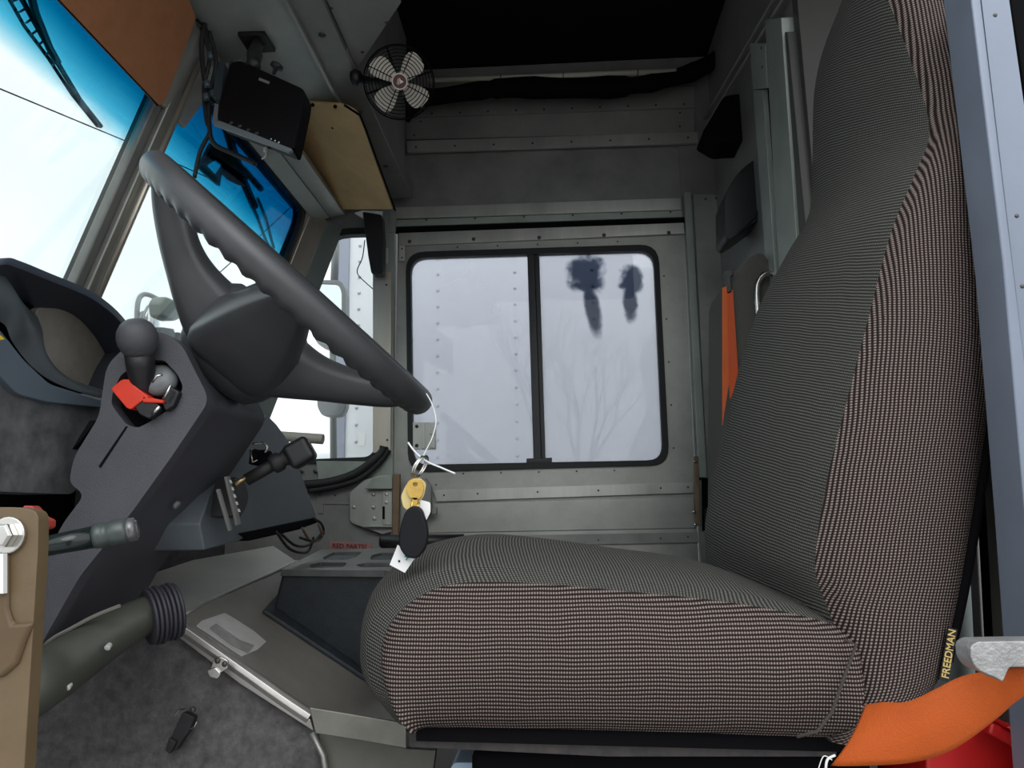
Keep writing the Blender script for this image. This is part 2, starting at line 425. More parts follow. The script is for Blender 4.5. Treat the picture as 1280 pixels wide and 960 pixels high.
# A-pillar corner strips between windshield and quarter window
m = MB(); m.loop_prism([V((wx(1.02, .015), D-.11, 1.02)), V((wx(1.02, .045), D-.05, 1.02)), V((wx(WTOP, .045), D-.05, WTOP)), V((wx(WTOP, .015), D-.11, WTOP))], [], V((-.03, 0, 0)))
struct(m.build('trim_14', M_SHINY, bevel=.002))
m = MB(); m.loop_prism([V((wx(1.02, .045), D-.05, 1.02)), V((wx(1.02, .085), D-.002, 1.02)), V((wx(WTOP, .085), D-.002, WTOP)), V((wx(WTOP, .045), D-.05, WTOP))], [], V((-.03, 0, 0)))
struct(m.build('trim_15', M_TEAL, bevel=.002))

# door_1: passenger door
d1 = MB(); wo = rp([(507, 315), (823, 305), (837, 581), (510, 590)], 24)
d1.pp(PD, [(497, 290), (855, 277), (877, 790), (489, 790)], .03, -.004, holes=[wo])
for x, y in along((572, 309), (772, 302), 5)+along((579, 592), (768, 588), 5)+along((830, 345), (842, 560), 5)+[(513, 322), (545, 606)]: d1.rivet(PD(x, y, -.004), PD.n, .0028, .0015)
door = struct(d1.build('door_1', M_METAL))
m = MB(); m.pp(PD, [(498, 291), (855, 278), (856, 292), (498, 307)], .012, .006)
for x, y in [(512, 302), (592, 299), (674, 297), (755, 294), (836, 291)]: m.rivet(PD(x, y, .006), PD.n, .006, .004)
m.build('top_rail', M_METALB, door, bevel=.0015)
m = MB(); m.pp(PD, [(541, 613), (866, 603), (866, 616), (546, 627)], .012, .006)
for x, y in [(555, 619), (597, 617), (672, 615), (748, 613), (826, 610), (860, 609)]: m.rivet(PD(x, y, .006), PD.n, .003, .0015)
m.build('middle_rail', M_METALB, door, bevel=.0015)
m = MB(); m.pp(PD, [(500, 630), (868, 620), (871, 661), (496, 668)], .012, -.002); m.build('kick_panel', M_METAL, door, bevel=.004)
m = MB(); m.pp(PD, [(496, 672), (872, 665), (873, 678), (494, 686)], .012, .004)
for x, y in [(748, 675), (826, 673), (860, 671)]: m.rivet(PD(x, y, .004), PD.n, .003, .0015)
m.build('lower_rail', M_METALD, door, bevel=.0015)
# window_4 in the door
gi = rp([(513, 322), (817, 313), (829, 575), (516, 581)], 20)
m = MB(); m.pp(PD, wo, .026, .006, holes=[gi]); w4 = m.build('window_frame', M_RUBBER, door, bevel=.003)
m = MB(); m.pp(PD, [(659, 316), (668, 316), (677, 579), (667, 580)], .016, .001); m.build('mullion', M_BLACK, door, bevel=.002)
m = MB(); m.pp(PD, [(668, 320), (674, 320), (682, 578), (677, 579)], .016, -.004); m.pp(PD, [(658, 573), (690, 572), (690, 578), (658, 579)], .01, .004); m.build('window_latch', M_BLACK, door, bevel=.0015)
b1, b2, b3 = PD(733, 340), PD(741, 385), PD(789, 348); b4 = PD(788, 375)
gl = glass_mat('fogged_pane', (.9, .92, .96), fog=dict(amount=.46, clear=(.22, .25, .31), blobs=[
    (b1.x, b1.z, .056, .064, 0, 1.1), (b2.x, b2.z, .024, .085, .16, .6), (b3.x, b3.z, .036, .046, 0, 1.2), (b4.x, b4.z, .022, .066, 0, .7)]))
gl2 = glass_mat('fogged_pane_front', (.9, .92, .96), fog=dict(amount=.24, clear=(.5, .5, .5), blobs=[(9, 9, .01, .01)]))
m = MB(); m.pp(PD, rp([(513, 322, 20), (664, 318, 1), (673, 579, 1), (516, 581, 20)], 20), .003, -.008); m.build('pane', gl2, door)
m = MB(); m.pp(PD, rp([(664, 318, 1), (817, 313, 20), (829, 575, 20), (673, 578, 1)], 20), .003, -.012); m.build('pane', gl, door)
# vertical seal at the door's rear edge
m = MB(); m.tube([PD(x+2, y, .004) for x, y in [(855, 278), (858, 330), (861, 390), (866, 480), (870, 560), (873, 600)]], .0035, 6); m.build('edge_seal', M_RUBBER, door)
m = MB(); m.pp(PD, [(516, 528), (545, 528), (545, 562), (516, 562)], .004, .010)
m.pp(PD, [(527, 529), (531, 529), (531, 561), (527, 561)], .004, .014); m.pp(PD, [(537, 530), (544, 530), (544, 543), (537, 543)], .004, .015); m.pp(PD, [(537, 547), (544, 547), (544, 560), (537, 560)], .004, .015)
hp = m.build('latch_plate', M_METALB, door, bevel=.001)
m = MB()
for y in (533, 557): m.lathe(PD(521, y, .0102), PD.n, [(.005, 0), (.005, .003), (.003, .004)], 10)
m.build_each('screw', M_BLACK, hp)
m = MB(); m.pp(PD, [(499, 307), (506, 307), (506, 326), (499, 326)], .004, .008)
for y in (311, 322): m.rivet(PD(502.5, y, .008), PD.n, .003, .0015)
m.build('hinge_plate', mat('zinc_plate', (.62, .63, .60), .4, .3), door, bevel=.0008)

m = MB(); m.pp(PD, [(476, 310), (485, 310), (485, 329), (476, 329)], .004, .018)
for y in (314, 325): m.rivet(PD(480.5, y, .018), PD.n, .003, .0015)
tag(m.build('latch_catch', MATS['zinc_plate'], bevel=.0008), 'small riveted metal catch plate on the grey-green post ahead of the door', 'catch plate')

# rear bulkhead
PB = plX(BX)
m = MB(); m.box(BX, BX+.03, 1.39, D, 0, CZ); struct(m.build('wall_rear', M_METALD))
m = MB(); m.box(BX, 1.0, 1.36, 1.39, 0, CZ); m.box(1.0, 1.03, WL, 1.39, 0, CZ); struct(m.build('wall_back', mat('dark_bulkhead', (.075, .077, .07), .6, .2, .15, 6)))
# ceiling angle along the bulkhead top
a, b = PX(876, 168, BX-.02), PX(978, 0, BX-.02)
m = MB(); m.tube([a, b, b+(b-a)*.6], .004, 6); m.tube([a+V((0, 0, .03)), b+V((0, 0, .03)), b+(b-a)*.6+V((0, 0, .03))], .004, 6); struct(m.build('trim_16', M_METAL))
PB2 = plX(BX-.012)
trim(17, [(941, 112), (953, 112), (973, 400), (962, 400)], .012, .006, M_GREEN, pl=PB2)
trim(18, [(956, 25), (976, 22), (1004, 420), (978, 420)], .03, .012, M_GREEN, pl=PB2)
trim(19, [(976, 40), (984, 40), (1020, 420), (1006, 420)], .02, .006, mat('dark_bulkhead', (.075, .077, .07), .6, .2, .15, 6), pl=PB2)
trim(20, [(937, 54), (956, 54), (958, 110), (941, 112)], .02, .012, M_GREEN, pl=PB2, rivets=[(952, 60), (953, 84)])

# driver side wall: solid ahead of and behind the open doorway; header above
m = MB(); m.box(-1.0, -.66, WL-.05, WL, 0, CZ); m.box(-.66, .42, WL-.05, WL, 1.88, CZ); struct(m.build('wall_left', M_TEAL))
# rear post of the open doorway, folded section
PP_ = plY(.72)
m = MB(); m.pp(PP_, [(1209, -40), (1222, -40), (1295, 560), (1300, 800), (1330, 1100), (1318, 1100), (1281, 640), (1254, 330)], .05, 0)
tr = struct(m.build('trim_21', M_POST, bevel=.002))
m = MB(); m.pp(PP_, [(1222, -40), (1256, -40), (1330, 480), (1420, 1100), (1330, 1100), (1293, 560)], .05, -.012)
for x, y in [(1244, 19), (1271, 270), (1278, 358)]: m.rivet(PP_(x, y, -.012), PP_.n, .0022, .0012)
struct(m.build('trim_22', M_POST, bevel=.002))
m = MB(); m.pp(PP_, [(1256, -40), (1300, -40), (1400, 480), (1500, 1100), (1425, 1100), (1340, 480)], .05, -.03); struct(m.build('trim_23', M_DARK, bevel=.002))
# layered jamb strips behind the seat
for n, (x0, x1, y, mt) in enumerate([(1196, 1222, 1.02, M_TEAL), (1220, 1238, .98, M_METALD), (1234, 1250, .94, M_VOID), (1246, 1262, .90, M_METAL), (1258, 1300, .86, M_TEAL)]):
    q = plY(y); m = MB(); m.pp(q, [(x0-6, 560), (x1-14, 560), (x1+16, 960), (x0+16, 960)] if n else [(1150, 600), (1224, 560), (1242, 1000), (1150, 1000)], .02)
    struct(m.build('trim_%d' % (24+n), mt, bevel=.002))

# front wall (cowl) below the windshield
m = MB(); m.box(FX-.03, FX, WL, D, 0, WBOT-.02); m.box(FX-.03, wx(WBOT)+.03, WL, D, WBOT-.05, WBOT-.02); struct(m.build('wall_front', M_CARPET))
# header over the windshield
ZS = PY(300, 50, 1.35).z                                                   # underside of the overhead soffit
m = MB(); m.loop_prism([V((wx(WTOP)-.03, WL, WTOP)), V((wx(WTOP)+.02, WL, WTOP)), V((wx(WTOP)+.02, WL, CZ)), V((wx(WTOP)-.03, WL, CZ))], [], V((0, D-WL, 0)))
struct(m.build('wall_header', M_METALD))

# windshield: two panes and the centre post
def wp(y, z, off=0): return V((wx(z)+off*.92, y, z-off*.40))
def pane(name, y0, y1, lab):
    def rr(inset, rad):
        a0, a1, b0, b1 = y0+inset, y1-inset, WBOT+inset, WTOP-inset
        pts = []
        for cx, cz, s in ((a1-rad, b1-rad, 0), (a0+rad, b1-rad, 1), (a0+rad, b0+rad, 2), (a1-rad, b0+rad, 3)):
            for k in range(6):
                t = (s+k/5)*math.pi/2; pts.append(wp(cx+rad*math.cos(t), cz+rad*math.sin(t)))
        return pts
    m = MB(); o, i = rr(-.012, .06), rr(.008, .05)
    m.loop_prism([p+PW.n*.012 for p in o], [[p+PW.n*.012 for p in i]], -PW.n*.03)
    f = struct(m.build(name, M_RUBBER, bevel=.003))
    m = MB(); m.loop_prism([p-PW.n*.002 for p in i], [], -PW.n*.005); m.build('pane', MG, f)
    return f
MG = glass_mat('shade_band_windshield', (.95, 1.0, .995), band=(1.47, 1.72), refl=.35)
YC = 1.30
pane('window_1', WL+.02, YC-.030, ''); pane('window_2', YC+.034, D-.13, '')
m = MB(); m.loop_prism([wp(YC-.016, WBOT-.03, .022), wp(YC+.014, WBOT-.03, .022), wp(YC+.014, WTOP+.02, .022), wp(YC-.016, WTOP+.02, .022)], [], -PW.n*.03)
struct(m.build('trim_30', M_METAL, bevel=.004))
m = MB(); m.loop_prism([wp(YC-.040, WBOT-.03, .012), wp(YC-.017, WBOT-.03, .012), wp(YC-.017, WTOP+.02, .012), wp(YC-.040, WTOP+.02, .012)], [], -PW.n*.02)
struct(m.build('trim_31', M_METALD, bevel=.004))
m = MB(); m.tube([wp(YC+.006, WBOT-.02, .030), wp(YC+.006, WTOP+.02, .030)], .006, 8); struct(m.build('trim_32', M_SHINY, smooth=True))
# rail pieces under the header, passenger half
m = MB(); m.loop_prism([V((wx(WTOP)+.012, 1.34, WTOP-.012)), V((wx(WTOP)+.052, 1.34, WTOP+.008)), V((wx(WTOP)+.052, 1.34, WTOP+.02)), V((wx(WTOP)+.012, 1.34, WTOP+.01))], [], V((0, D-.05-1.34, 0)))
struct(m.build('trim_33', M_GREEN, bevel=.002))
m = MB(); m.loop_prism([V((wx(WTOP)+.054, 1.34, WTOP+.006)), V((wx(WTOP)+.100, 1.34, WTOP+.014)), V((wx(WTOP)+.100, 1.34, WTOP+.03)), V((wx(WTOP)+.054, 1.34, WTOP+.02))], [], V((0, D-.05-1.34, 0)))
struct(m.build('trim_34', M_METAL, bevel=.003))
m = MB(); m.loop_prism([wp(1.23, WTOP-.10, .02), wp(1.36, WTOP-.10, .02), wp(1.40, WTOP+.06, .03), wp(1.22, WTOP+.06, .03)], [], -PW.n*.012)
struct(m.build('trim_35', M_METAL, bevel=.006))

# =====================================================================  DRIVER SEAT
SY = .80
seat = thing('driver_seat', 'high-backed driver seat in brown and grey waffle-weave fabric beside the open doorway', 'seat', (.05, 1.05, .35))
def bl(a, b, t): return a*(1-t)+b*t
# -- backrest
NF = [ # near seam px, far silhouette px, near rear px
 ((1040, 928), (868, 775), (1105, 905)), ((1054, 885), (872, 745), (1166, 858)), ((1056, 820), (876, 712), (1184, 806)),
 ((1034, 758), (878, 686), (1194, 765)), ((1019, 705), (880, 640), (1207, 698)), ((1034, 600), (900, 556), (1224, 592)),
 ((1059, 500), (917, 474), (1238, 500)), ((1085, 400), (942, 392), (1245, 418)), ((1114, 290), (980, 322), (1239, 290)),
 ((1145, 215), (1008, 272), (1232, 210)), ((1162, 160), (1011, 205), (1224, 150)), ((1140, 80), (1015, 118), (1208, 70)),
 ((1110, 0), (1034, 56), (1190, -5)), ((1088, -60), (1066, 14), (1165, -60)), ((1080, -110), (1095, -30), (1140, -105))]
NF = [tuple(tuple(c for c in p) for p in row) for row in NF]
nrow = len(NF)
Np = smooth_path([PY(*r[0], SY+.0+max(0, k-9)*.014) for k, r in enumerate(NF)], 5)
Fp = smooth_path([PY(*r[1], 1.27-max(0, k-7)*.018) for k, r in enumerate(NF)], 5)
Rp = smooth_path([PY(*r[2], SY+.015+max(0, k-9)*.014) for k, r in enumerate(NF)], 5)
face, side, back = [], [], []
NA, NS = 18, 12
for k, (n, f, r) in enumerate(zip(Np, Fp, Rp)):
    t = k/(len(Np)-1)
    front = []
    for j in range(NA+1):
        s = j/NA; p = bl(n, f, s)
        p = p + V((-1, 0, .15))*(.020*math.sin(math.pi*s)**.7)
        if s > .86: p += V((1, 0, 0))*((s-.86)/.14)**2*.012
        front.append(p)
    face.append(front)
    sd = []
    for j in range(NS+1):
        s = j/NS; p = bl(n, r, s); p += V((0, -1, 0))*(.030*math.sin(math.pi*s)**.6)*(1 if t < .93 else .5)
        sd.append(p)
    side.append(sd)
    wdt = f-n; fr = r+V((0, wdt.y-.02, 0)); bk = [bl(r, fr, j/8)+V((.012*math.sin(math.pi*j/8), 0, 0)) for j in range(9)]
    back.append(bk+[bl(fr, f+V((.012, 0, 0)), j/6)+V((0, .02*math.sin(math.pi*j/6), 0)) for j in range(1, 7)])
def arc(rows, j=0):
    a = [0]
    for p, q in zip(rows, rows[1:]): a.append(a[-1]+(q[j]-p[j]).length)
    return a
av = arc(face, NA//2); as_ = arc(side, NS//2)
m = MB(); m.grid(face, uv=lambda i, j: ((face[i][j].y), av[i]))
m.build('backrest', M_FAB2, seat, smooth=True)
m = MB(); m.grid(side, uv=lambda i, j: (as_[i], (1-j/NS)*(Rp[i]-Np[i]).length))
sb = m.build('backrest_side_bolster', M_FAB, seat, smooth=True)
m = MB(); m.grid(back, uv=lambda i, j: (back[i][j].y, av[i])); m.loop_prism([face[-1][j] for j in range(NA, -1, -1)]+[side[-1][j] for j in range(1, NS+1)]+back[-1][1:-1], [], V((.004, 0, .012)))
m.build('backrest_back_cover', M_VOID, seat, smooth=True)
m = MB(); m.tube([r+V((.004, .004, 0)) for r in Rp[8:]], .007, 8); m.build('rear_edge_welt', M_VOID, seat, smooth=True)
m = MB(); m.tube([PY(x, y, SY-.034) for x, y in [(1056, 800), (1070, 806), (1054, 850), (1040, 890), (1022, 914), (996, 921)]], .0017, 8)
m.build('piping', mat('grey_brown_piping', (.05, .04, .036), .9), seat, smooth=True)
# -- cushion
nearp = [(520, 906), (494, 880), (479, 840), (478, 806), (490, 777), (518, 750), (562, 731), (630, 728), (705, 732), (800, 741), (905, 752), (1000, 769), (1062, 792), (1072, 830)]
cenp = [(515, 850), (480, 800), (480, 772), (484, 745), (496, 716), (532, 684), (578, 670), (622, 667), (685, 673), (765, 684), (852, 696), (905, 712), (955, 728), (965, 735)]
botp = [(560, 910), (550, 909), (545, 909), (550, 909), (560, 910), (580, 910), (600, 910), (650, 911), (720, 912), (800, 913), (905, 917), (985, 921), (1030, 923), (1062, 918)]
botp = [(525, 908), (530, 909), (536, 909), (545, 909), (560, 909), (585, 909), (620, 910), (670, 911), (730, 912), (805, 914), (900, 917), (980, 920), (1025, 922), (1052, 918)]
P0 = smooth_path([PY(x, y, SY) for x, y in nearp], 5); P1 = smooth_path([PY(x, y, 1.10) for x, y in cenp], 5); PB_ = smooth_path([PY(x, y, SY+.01) for x, y in botp], 5)
top, sidec = [], []
for a, c, b in zip(P0, P1, PB_):
    row = []
    d = V((c.x-a.x, 0, c.z-a.z))
    for j in range(25):
        s = j/24; g = math.sin(math.pi*min(1, s*1.0))**.55
        row.append(V((a.x, bl(SY, 1.32, s), a.z))+d*g)
    top.append(row)
    sidec.append([bl(a, b, j/14)+V((0, -.032*math.sin(math.pi*(j/14))**.55, 0)) for j in range(15)])
at = arc(top, 12)
m = MB(); m.grid(top, uv=lambda i, j: (top[i][j].y, at[i]*1.0)); m.build('seat_cushion', M_FAB2, seat, smooth=True)
m = MB(); m.grid(sidec, uv=lambda i, j: (sidec[i][j].x, sidec[i][j].z)); m.build('cushion_side', M_FAB, seat, smooth=True)
far = [[r[-1], V((r[-1].x*.98, 1.31, .56))] for r in top]
m = MB(); m.grid(far, uv=lambda i, j: (far[i][j].x, far[i][j].z)); m.loop_prism([V((-.15, SY+.02, .555)), V((.32, SY+.02, .545)), V((.32, 1.31, .545)), V((-.15, 1.31, .555))], [], V((0, 0, .02)))
m.build('cushion_underside', M_VOID, seat, smooth=False)
# -- base rail, riser and label
pr = plY(SY+.03)
m = MB(); m.pp(pr, [(510, 907), (760, 912), (1046, 925), (1046, 946), (760, 946), (512, 934)], .02)
for x, y in [(541, 916), (638, 917), (912, 930)]: m.rivet(pr(x, y), pr.n, .004, .002)
m.build('base_rail', mat('worn_black_steel', (.022, .022, .025), .5, .3, col2=(.07, .06, .055), nscale=40), seat, bevel=.002)
m = MB(); m.box(-.10, .33, SY+.08, 1.28, .10, .53); m.build('pedestal', M_VOID, seat, bevel=.01)
pt = plY(SY-.012)
m = MB(); m.pp(pt, [(1186, 784), (1197, 787), (1186, 853), (1174, 850)], .002); tg = m.build('label', M_BLACK, seat)
text('lettering', 'FREEDMAN', pt(1185.5, 849, .0008), pt(1194, 792)-pt(1185.5, 849), pt(1180, 800)-pt(1188, 801), .0098, M_GOLD, tg, fit=.95)

# =====================================================================  STEERING WHEEL AND COLUMN
YW = .95
P_a, P_b = PY(197, 203, YW), PY(524, 503, YW)
WC = (P_a+P_b)/2; e1 = (P_b-P_a).normalized(); RW = (P_b-P_a).length/2
nn = e1.cross(WC-CAM).normalized()
if nn.z < 0: nn = -nn
e2 = nn.cross(e1).normalized()
if e2.y > 0: e2 = -e2                                     # e2 points to the near side of the wheel
def proj(p):
    d = p-CAM; k = F/d.dot(fw); return V((640+d.dot(rt)*k, 480-d.dot(up)*k))
T1, T2 = V((196, 206)), V((523, 502))
for _ in range(40):
    pts = [proj(WC+(e1*math.cos(t*.05)+e2*math.sin(t*.05))*RW) for t in range(126)]
    bd = (T2-T1).normalized(); s_ = [(p-T1).dot(bd) for p in pts]; lo_, hi_ = min(s_), max(s_); Lb = (T2-T1).length
    RW *= Lb/(hi_-lo_); WC = WC - e1*(((lo_+hi_)/2-Lb/2)*YW/F*.8)
    nn = e1.cross(WC-CAM).normalized(); nn = nn if nn.z > 0 else -nn; nn = (nn+V((0, -.03, 0))).normalized(); nn = (nn-e1*nn.dot(e1)).normalized(); e2 = nn.cross(e1).normalized(); e2 = e2 if e2.y < 0 else -e2
sw = thing('steering_wheel', 'black steering wheel with moulded finger grips, seen almost edge-on above the column', 'steering wheel', WC)
m = MB(); N = 288; K = 20; rows = []
for i in range(N):
    th = 2*math.pi*i/N; c = e1*math.cos(th)+e2*math.sin(th)
    g = math.cos(th*56)
    row = []
    for k in range(K):
        ph = 2*math.pi*k/K
        rr = .0176+.0024*g*max(0, math.cos(ph-4.2))**1.3
        row.append(WC+c*(RW+rr*math.cos(ph))+nn*(rr*1.05*math.sin(ph)))
    rows.append(row)
rows.append(rows[0]); m.grid(rows, closed=True); bmesh.ops.remove_doubles(m.bm, verts=m.bm.verts, dist=1e-6)
m.build('rim', M_WHEEL, sw, smooth=True)
U_ = YW/F*1.0
UR = RW/U_/228
def spoke(dirv, side_, prof, wid):
    """prof: (u, top d, bottom d) along dirv; d = depth below the rim plane"""
    rows = []
    for (u, dt, db), w_ in zip(prof, wid):
        c = WC+dirv*u*UR*U_
        mid, h = (dt+db)/2, abs(db-dt)/2
        ring = []
        for k in range(20):
            t = 2*math.pi*k/20; ct, st = math.cos(t), math.sin(t)
            x = math.copysign(abs(ct)**.55, ct)*w_; z = math.copysign(abs(st)**.55, st)*h
            ring.append(c+side_*x-nn*(mid+z)*U_)
        rows.append(ring)
    mm = MB(); out = []
    for j in range(20): out.append(smooth_path([r[j] for r in rows], 5))
    mm.grid([[out[j][i] for j in range(20)] for i in range(len(out[0]))], closed=True)
    return mm
lo = [(228, -12, 12), (205, -2, 36), (165, 14, 64), (125, 32, 90), (90, 42, 114), (55, 44, 136), (10, 46, 152)]
hi = [(-228, -12, 14), (-200, -4, 42), (-165, 16, 70), (-130, 38, 94), (-96, 48, 116), (-52, 50, 140), (-8, 48, 152)]
ca, sa = math.cos(R(63)), math.sin(R(63)); f2 = e1*ca+e2*sa; f1 = e1*sa-e2*ca
spoke(f1, f2, lo, [.014, .024, .033, .040, .048, .056, .058]).build('spoke', M_WHEEL, sw, smooth=True)
spoke(f1, f2, hi, [.014, .024, .033, .040, .048, .056, .058]).build('spoke', M_WHEEL, sw, smooth=True)
ns = [(228, -8, 14), (195, 2, 40), (155, 16, 76), (108, 34, 116), (62, 44, 140), (10, 46, 150)]
spoke(f2, f1, ns, [.018, .030, .044, .056, .064, .064]).build('spoke', M_WHEEL, sw, smooth=True)
spoke(-f2, f1, ns, [.018, .030, .044, .056, .064, .064]).build('spoke', M_WHEEL, sw, smooth=True)
m = MB(); m.lathe(WC, -nn, [(.02, .038), (.056, .042), (.072, .056), (.082, .080), (.080, .110), (.068, .140), (.055, .158), (.040, .160)], 40)
m.build('hub', M_WHEEL, sw, smooth=True)

col = thing('steering_column', 'charcoal plastic steering column shroud with gear knob and red hazard switch', 'steering column', PY(40, 845, .95))
pc = plY(.855)
near = rp([(133, 458), (150, 439), (176, 424), (200, 412), (228, 432, 10), (262, 500, 14), (215, 570), (165, 640), (100, 720), (60, 790), (28, 850, 4), (36, 740), (78, 655), (106, 618), (86, 604, 10), (92, 572), (124, 520), (128, 490)], 12)
hole = rp([(150, 470), (160, 462), (190, 450), (205, 450), (222, 468), (229, 484), (222, 500), (214, 512), (206, 515), (186, 528), (172, 535), (158, 531), (148, 518), (139, 505), (141, 490)], 5)
m = MB(); m.pp(pc, near, .020, 0, holes=[hole]); m.build('shroud_side', M_COL, col, bevel=.006)
m = MB(); m.pp(pc, near, .182, -.0195)
ob = m.build('shroud', M_COL, col, bevel=.012, seg=3)
m = MB(); m.pp(pc, [(x, y) for x, y in hole], .0008, -.0188); m.build('switch_recess', M_VOID, col)
m = MB(); m.pp(pc, [(157, 533), (160, 533), (126, 585), (123, 583)], .0006, .0004); m.build('seam', M_VOID, col)
m = MB(); m.pp(pc, rp([(120, 525), (112, 526), (98, 548), (90, 562), (91, 560), (100, 552)], 2), .01, -.001); m.build('slot', M_VOID, col)
# screw hollow on the driver-facing side
cs = Pl(pc(262, 503), pc(165, 640), pc(165, 640)+V((0, .1, 0)))
for x, y in [(222, 632)]:
    m = MB(); m.lathe(cs(x, y, .0006), cs.n, [(.005, -.004), (.0055, 0), (.004, .0004), (.002, .0010)], 14)
    m.build('screw_cover', mat('grey_plug', (.20, .20, .21), .5), col, smooth=True)
# gear knob on a boot
ka, kb = PY(172, 424, .83), PY(181, 500, .865); ax = (kb-ka).normalized()
m = MB(); m.lathe(ka-ax*.024, ax, [(.001, 0), (.010, .001), (.017, .006), (.0215, .014), (.0228, .022), (.022, .030), (.0185, .037), (.0165, .041)], 32); kn = m.build('knob', M_COL, col, smooth=True)
m = MB(); m.lathe(ka-ax*.024, ax, [(.0165, .040), (.0163, .055), (.0150, .070), (.0130, .090), (.010, .105)], 24); m.build('knob_neck', M_BLACK, col, smooth=True)
pr_ = plY(.842)
m = MB(); m.pp(pr_, rp([(138, 486), (152, 474), (162, 474), (170, 484), (186, 496), (176, 502), (163, 512), (158, 510)], 3), .016); m.pp(pr_, [(178, 495), (204, 500), (204, 504), (178, 503)], .008)
m.build('hazard_switch', M_RED, col, bevel=.0025)
m = MB(); m.pp(pr_, rp([(166, 506), (176, 501), (196, 503), (200, 510), (186, 524), (174, 518)], 3), .014, -.002); m.pp(pr_, [(200, 500), (212, 482), (224, 490), (216, 508), (206, 514)], .014, -.004)
m.build_each('switch_block', M_BLACK, col, bevel=.002)
m = MB(); m.lathe(PY(200, 475, .86), V((.2, -1, .3)), [(.020, -.01), (.020, .002), (.015, .006), (.010, .008), (.004, .0085)], 20)
m.build('switch_dial', mat('grey_switch', (.15, .16, .17), .4), col, smooth=True)
m = MB(); m.tube([PY(190, 478, .838), PY(196, 470, .838), PY(203, 468, .84)], .0016, 6); m.tube([PY(204, 500, .838), PY(214, 481, .838)], .0017, 6); m.tube([PY(190, 518, .838), PY(200, 508, .838)], .0022, 6)
m.build_each('wire_clip', M_STEEL, col, smooth=True)

st = thing('indicator_stalk', 'glossy black round stalk with grey ring and clear end cap below the dash', 'stalk', PY(30, 690, .74))
a, b = PY(20, 690, .74), PY(118, 671, .76); ax = (b-a).normalized(); Lh = (b-a).length
m = MB(); m.lathe(a, ax, [(.010, 0), (.0105, Lh*.6), (.0115, Lh)], 24); m.build('shaft', mat('glossy_black', (.012, .018, .018), .18), st, smooth=True)
m = MB(); m.lathe(b, ax, [(.0120, 0), (.0128, .004), (.0128, .009), (.0118, .010), (.0118, .014), (.0128, .015), (.0132, .022), (.0132, .028), (.012, .032)], 24); m.build('grip_ring', mat('stalk_grey', (.06, .075, .07), .35), st, smooth=True)
m = MB(); m.lathe(b+ax*.031, ax, [(.0115, 0), (.0125, .003), (.012, .008), (.009, .010)], 24); m.build('end_cap', mat('clear_cap', (.10, .10, .105), .12, coat=1), st, smooth=True)

# =====================================================================  DASHBOARD
dash = thing('dashboard', 'dusty grey dashboard with hooded round instrument binnacle ahead of the wheel', 'dashboard', (-.66, 1.0, .75))
pd = plX(-.60)
m = MB(); m.pp(pd, rp([(-60, 430, 2), (0, 478, 6), (26, 497, 10), (62, 503), (130, 509, 2), (140, 540, 2), (126, 570), (100, 606), (90, 618, 6), (-60, 612, 2)], 12), .20)
m.build('lower_panel', M_DASH, dash, bevel=.006)
m = MB(); m.pp(plX(-.592), rp([(-40, 405, 2), (0, 412, 2), (30, 450), (62, 480), (132, 502, 2), (132, 510, 2), (60, 503), (22, 493), (0, 470, 2), (-40, 445, 2)], 8), .012)
m.build('cluster_bezel', M_BLUEBAND, dash, bevel=.003)
rim = [(-30, 345), (2, 331), (22, 335), (60, 350), (95, 364), (122, 378), (150, 402), (168, 432), (150, 470), (138, 500)]
inn = [(10, 372), (30, 376), (50, 386), (75, 388), (97, 398), (116, 418), (130, 442), (136, 462), (137, 478), (137, 500)]
A_ = smooth_path([PX(x, y, -.585) for x, y in rim], 5); B_ = smooth_path([PX(x, y, -.632) for x, y in inn], 5)
m = MB(); m.grid([[bl(p, q, k/5) for k in range(6)] for p, q in zip(A_, B_)]); m.grid([[p, p+V((-.006, .012, .012)), p+V((-.15, .02, .012)), p+V((-.26, .02, -.05))] for p in A_])
m.build('binnacle_hood', mat('hood_plastic', (.030, .034, .046), .45, 0, .15, 20, .2, 600), dash, smooth=True)
low = [(-40, 345), (0, 340), (30, 380), (48, 398), (48, 425), (56, 448), (75, 468), (105, 480), (137, 488)]
lo2 = [(-60, 400), (0, 402), (14, 425), (28, 445), (44, 462), (64, 476), (90, 487), (115, 494), (138, 500)]
A_ = smooth_path([PX(x, y, -.60 if i < 3 else -.626) for i, (x, y) in enumerate(low)], 5); B_ = smooth_path([PX(x, y, -.592) for x, y in lo2], 5)
m = MB(); m.grid([[bl(p, q, k/4)+V((.012*math.sin(math.pi*k/4), 0, 0)) for k in range(5)] for p, q in zip(A_, B_)])
m.build('cluster_surround', mat('surround_plastic', (.060, .072, .080), .42, 0, .2, 25), dash, smooth=True)
m = MB(); m.pp(plX(-.630), rp([(46, 380), (74, 383), (100, 397), (120, 420), (136, 448), (142, 500), (110, 492), (66, 470), (46, 440)], 14), .01)
m.build('gauge_lens', M_LENS, dash, bevel=.002)
m = MB(); m.pp(plX(-.588), [(-8, 414), (2, 420), (6, 424), (-8, 426)], .001, .004); m.build('sticker', M_YELLOW, dash)
m = MB(); m.pp(plX(-.66), [(-40, 612), (95, 612), (92, 650), (40, 700), (-40, 700)], .02); m.build('knee_recess', M_VOID, dash)
m = MB(); m.loop_prism([V((-.66, .66, .86)), V((-.66, 1.46, .86)), V((-.92, 1.46, 1.06)), V((-.92, .66, 1.06))], [], V((0, 0, -.02)))
m.build('dash_top', M_DASH, dash, bevel=.004)

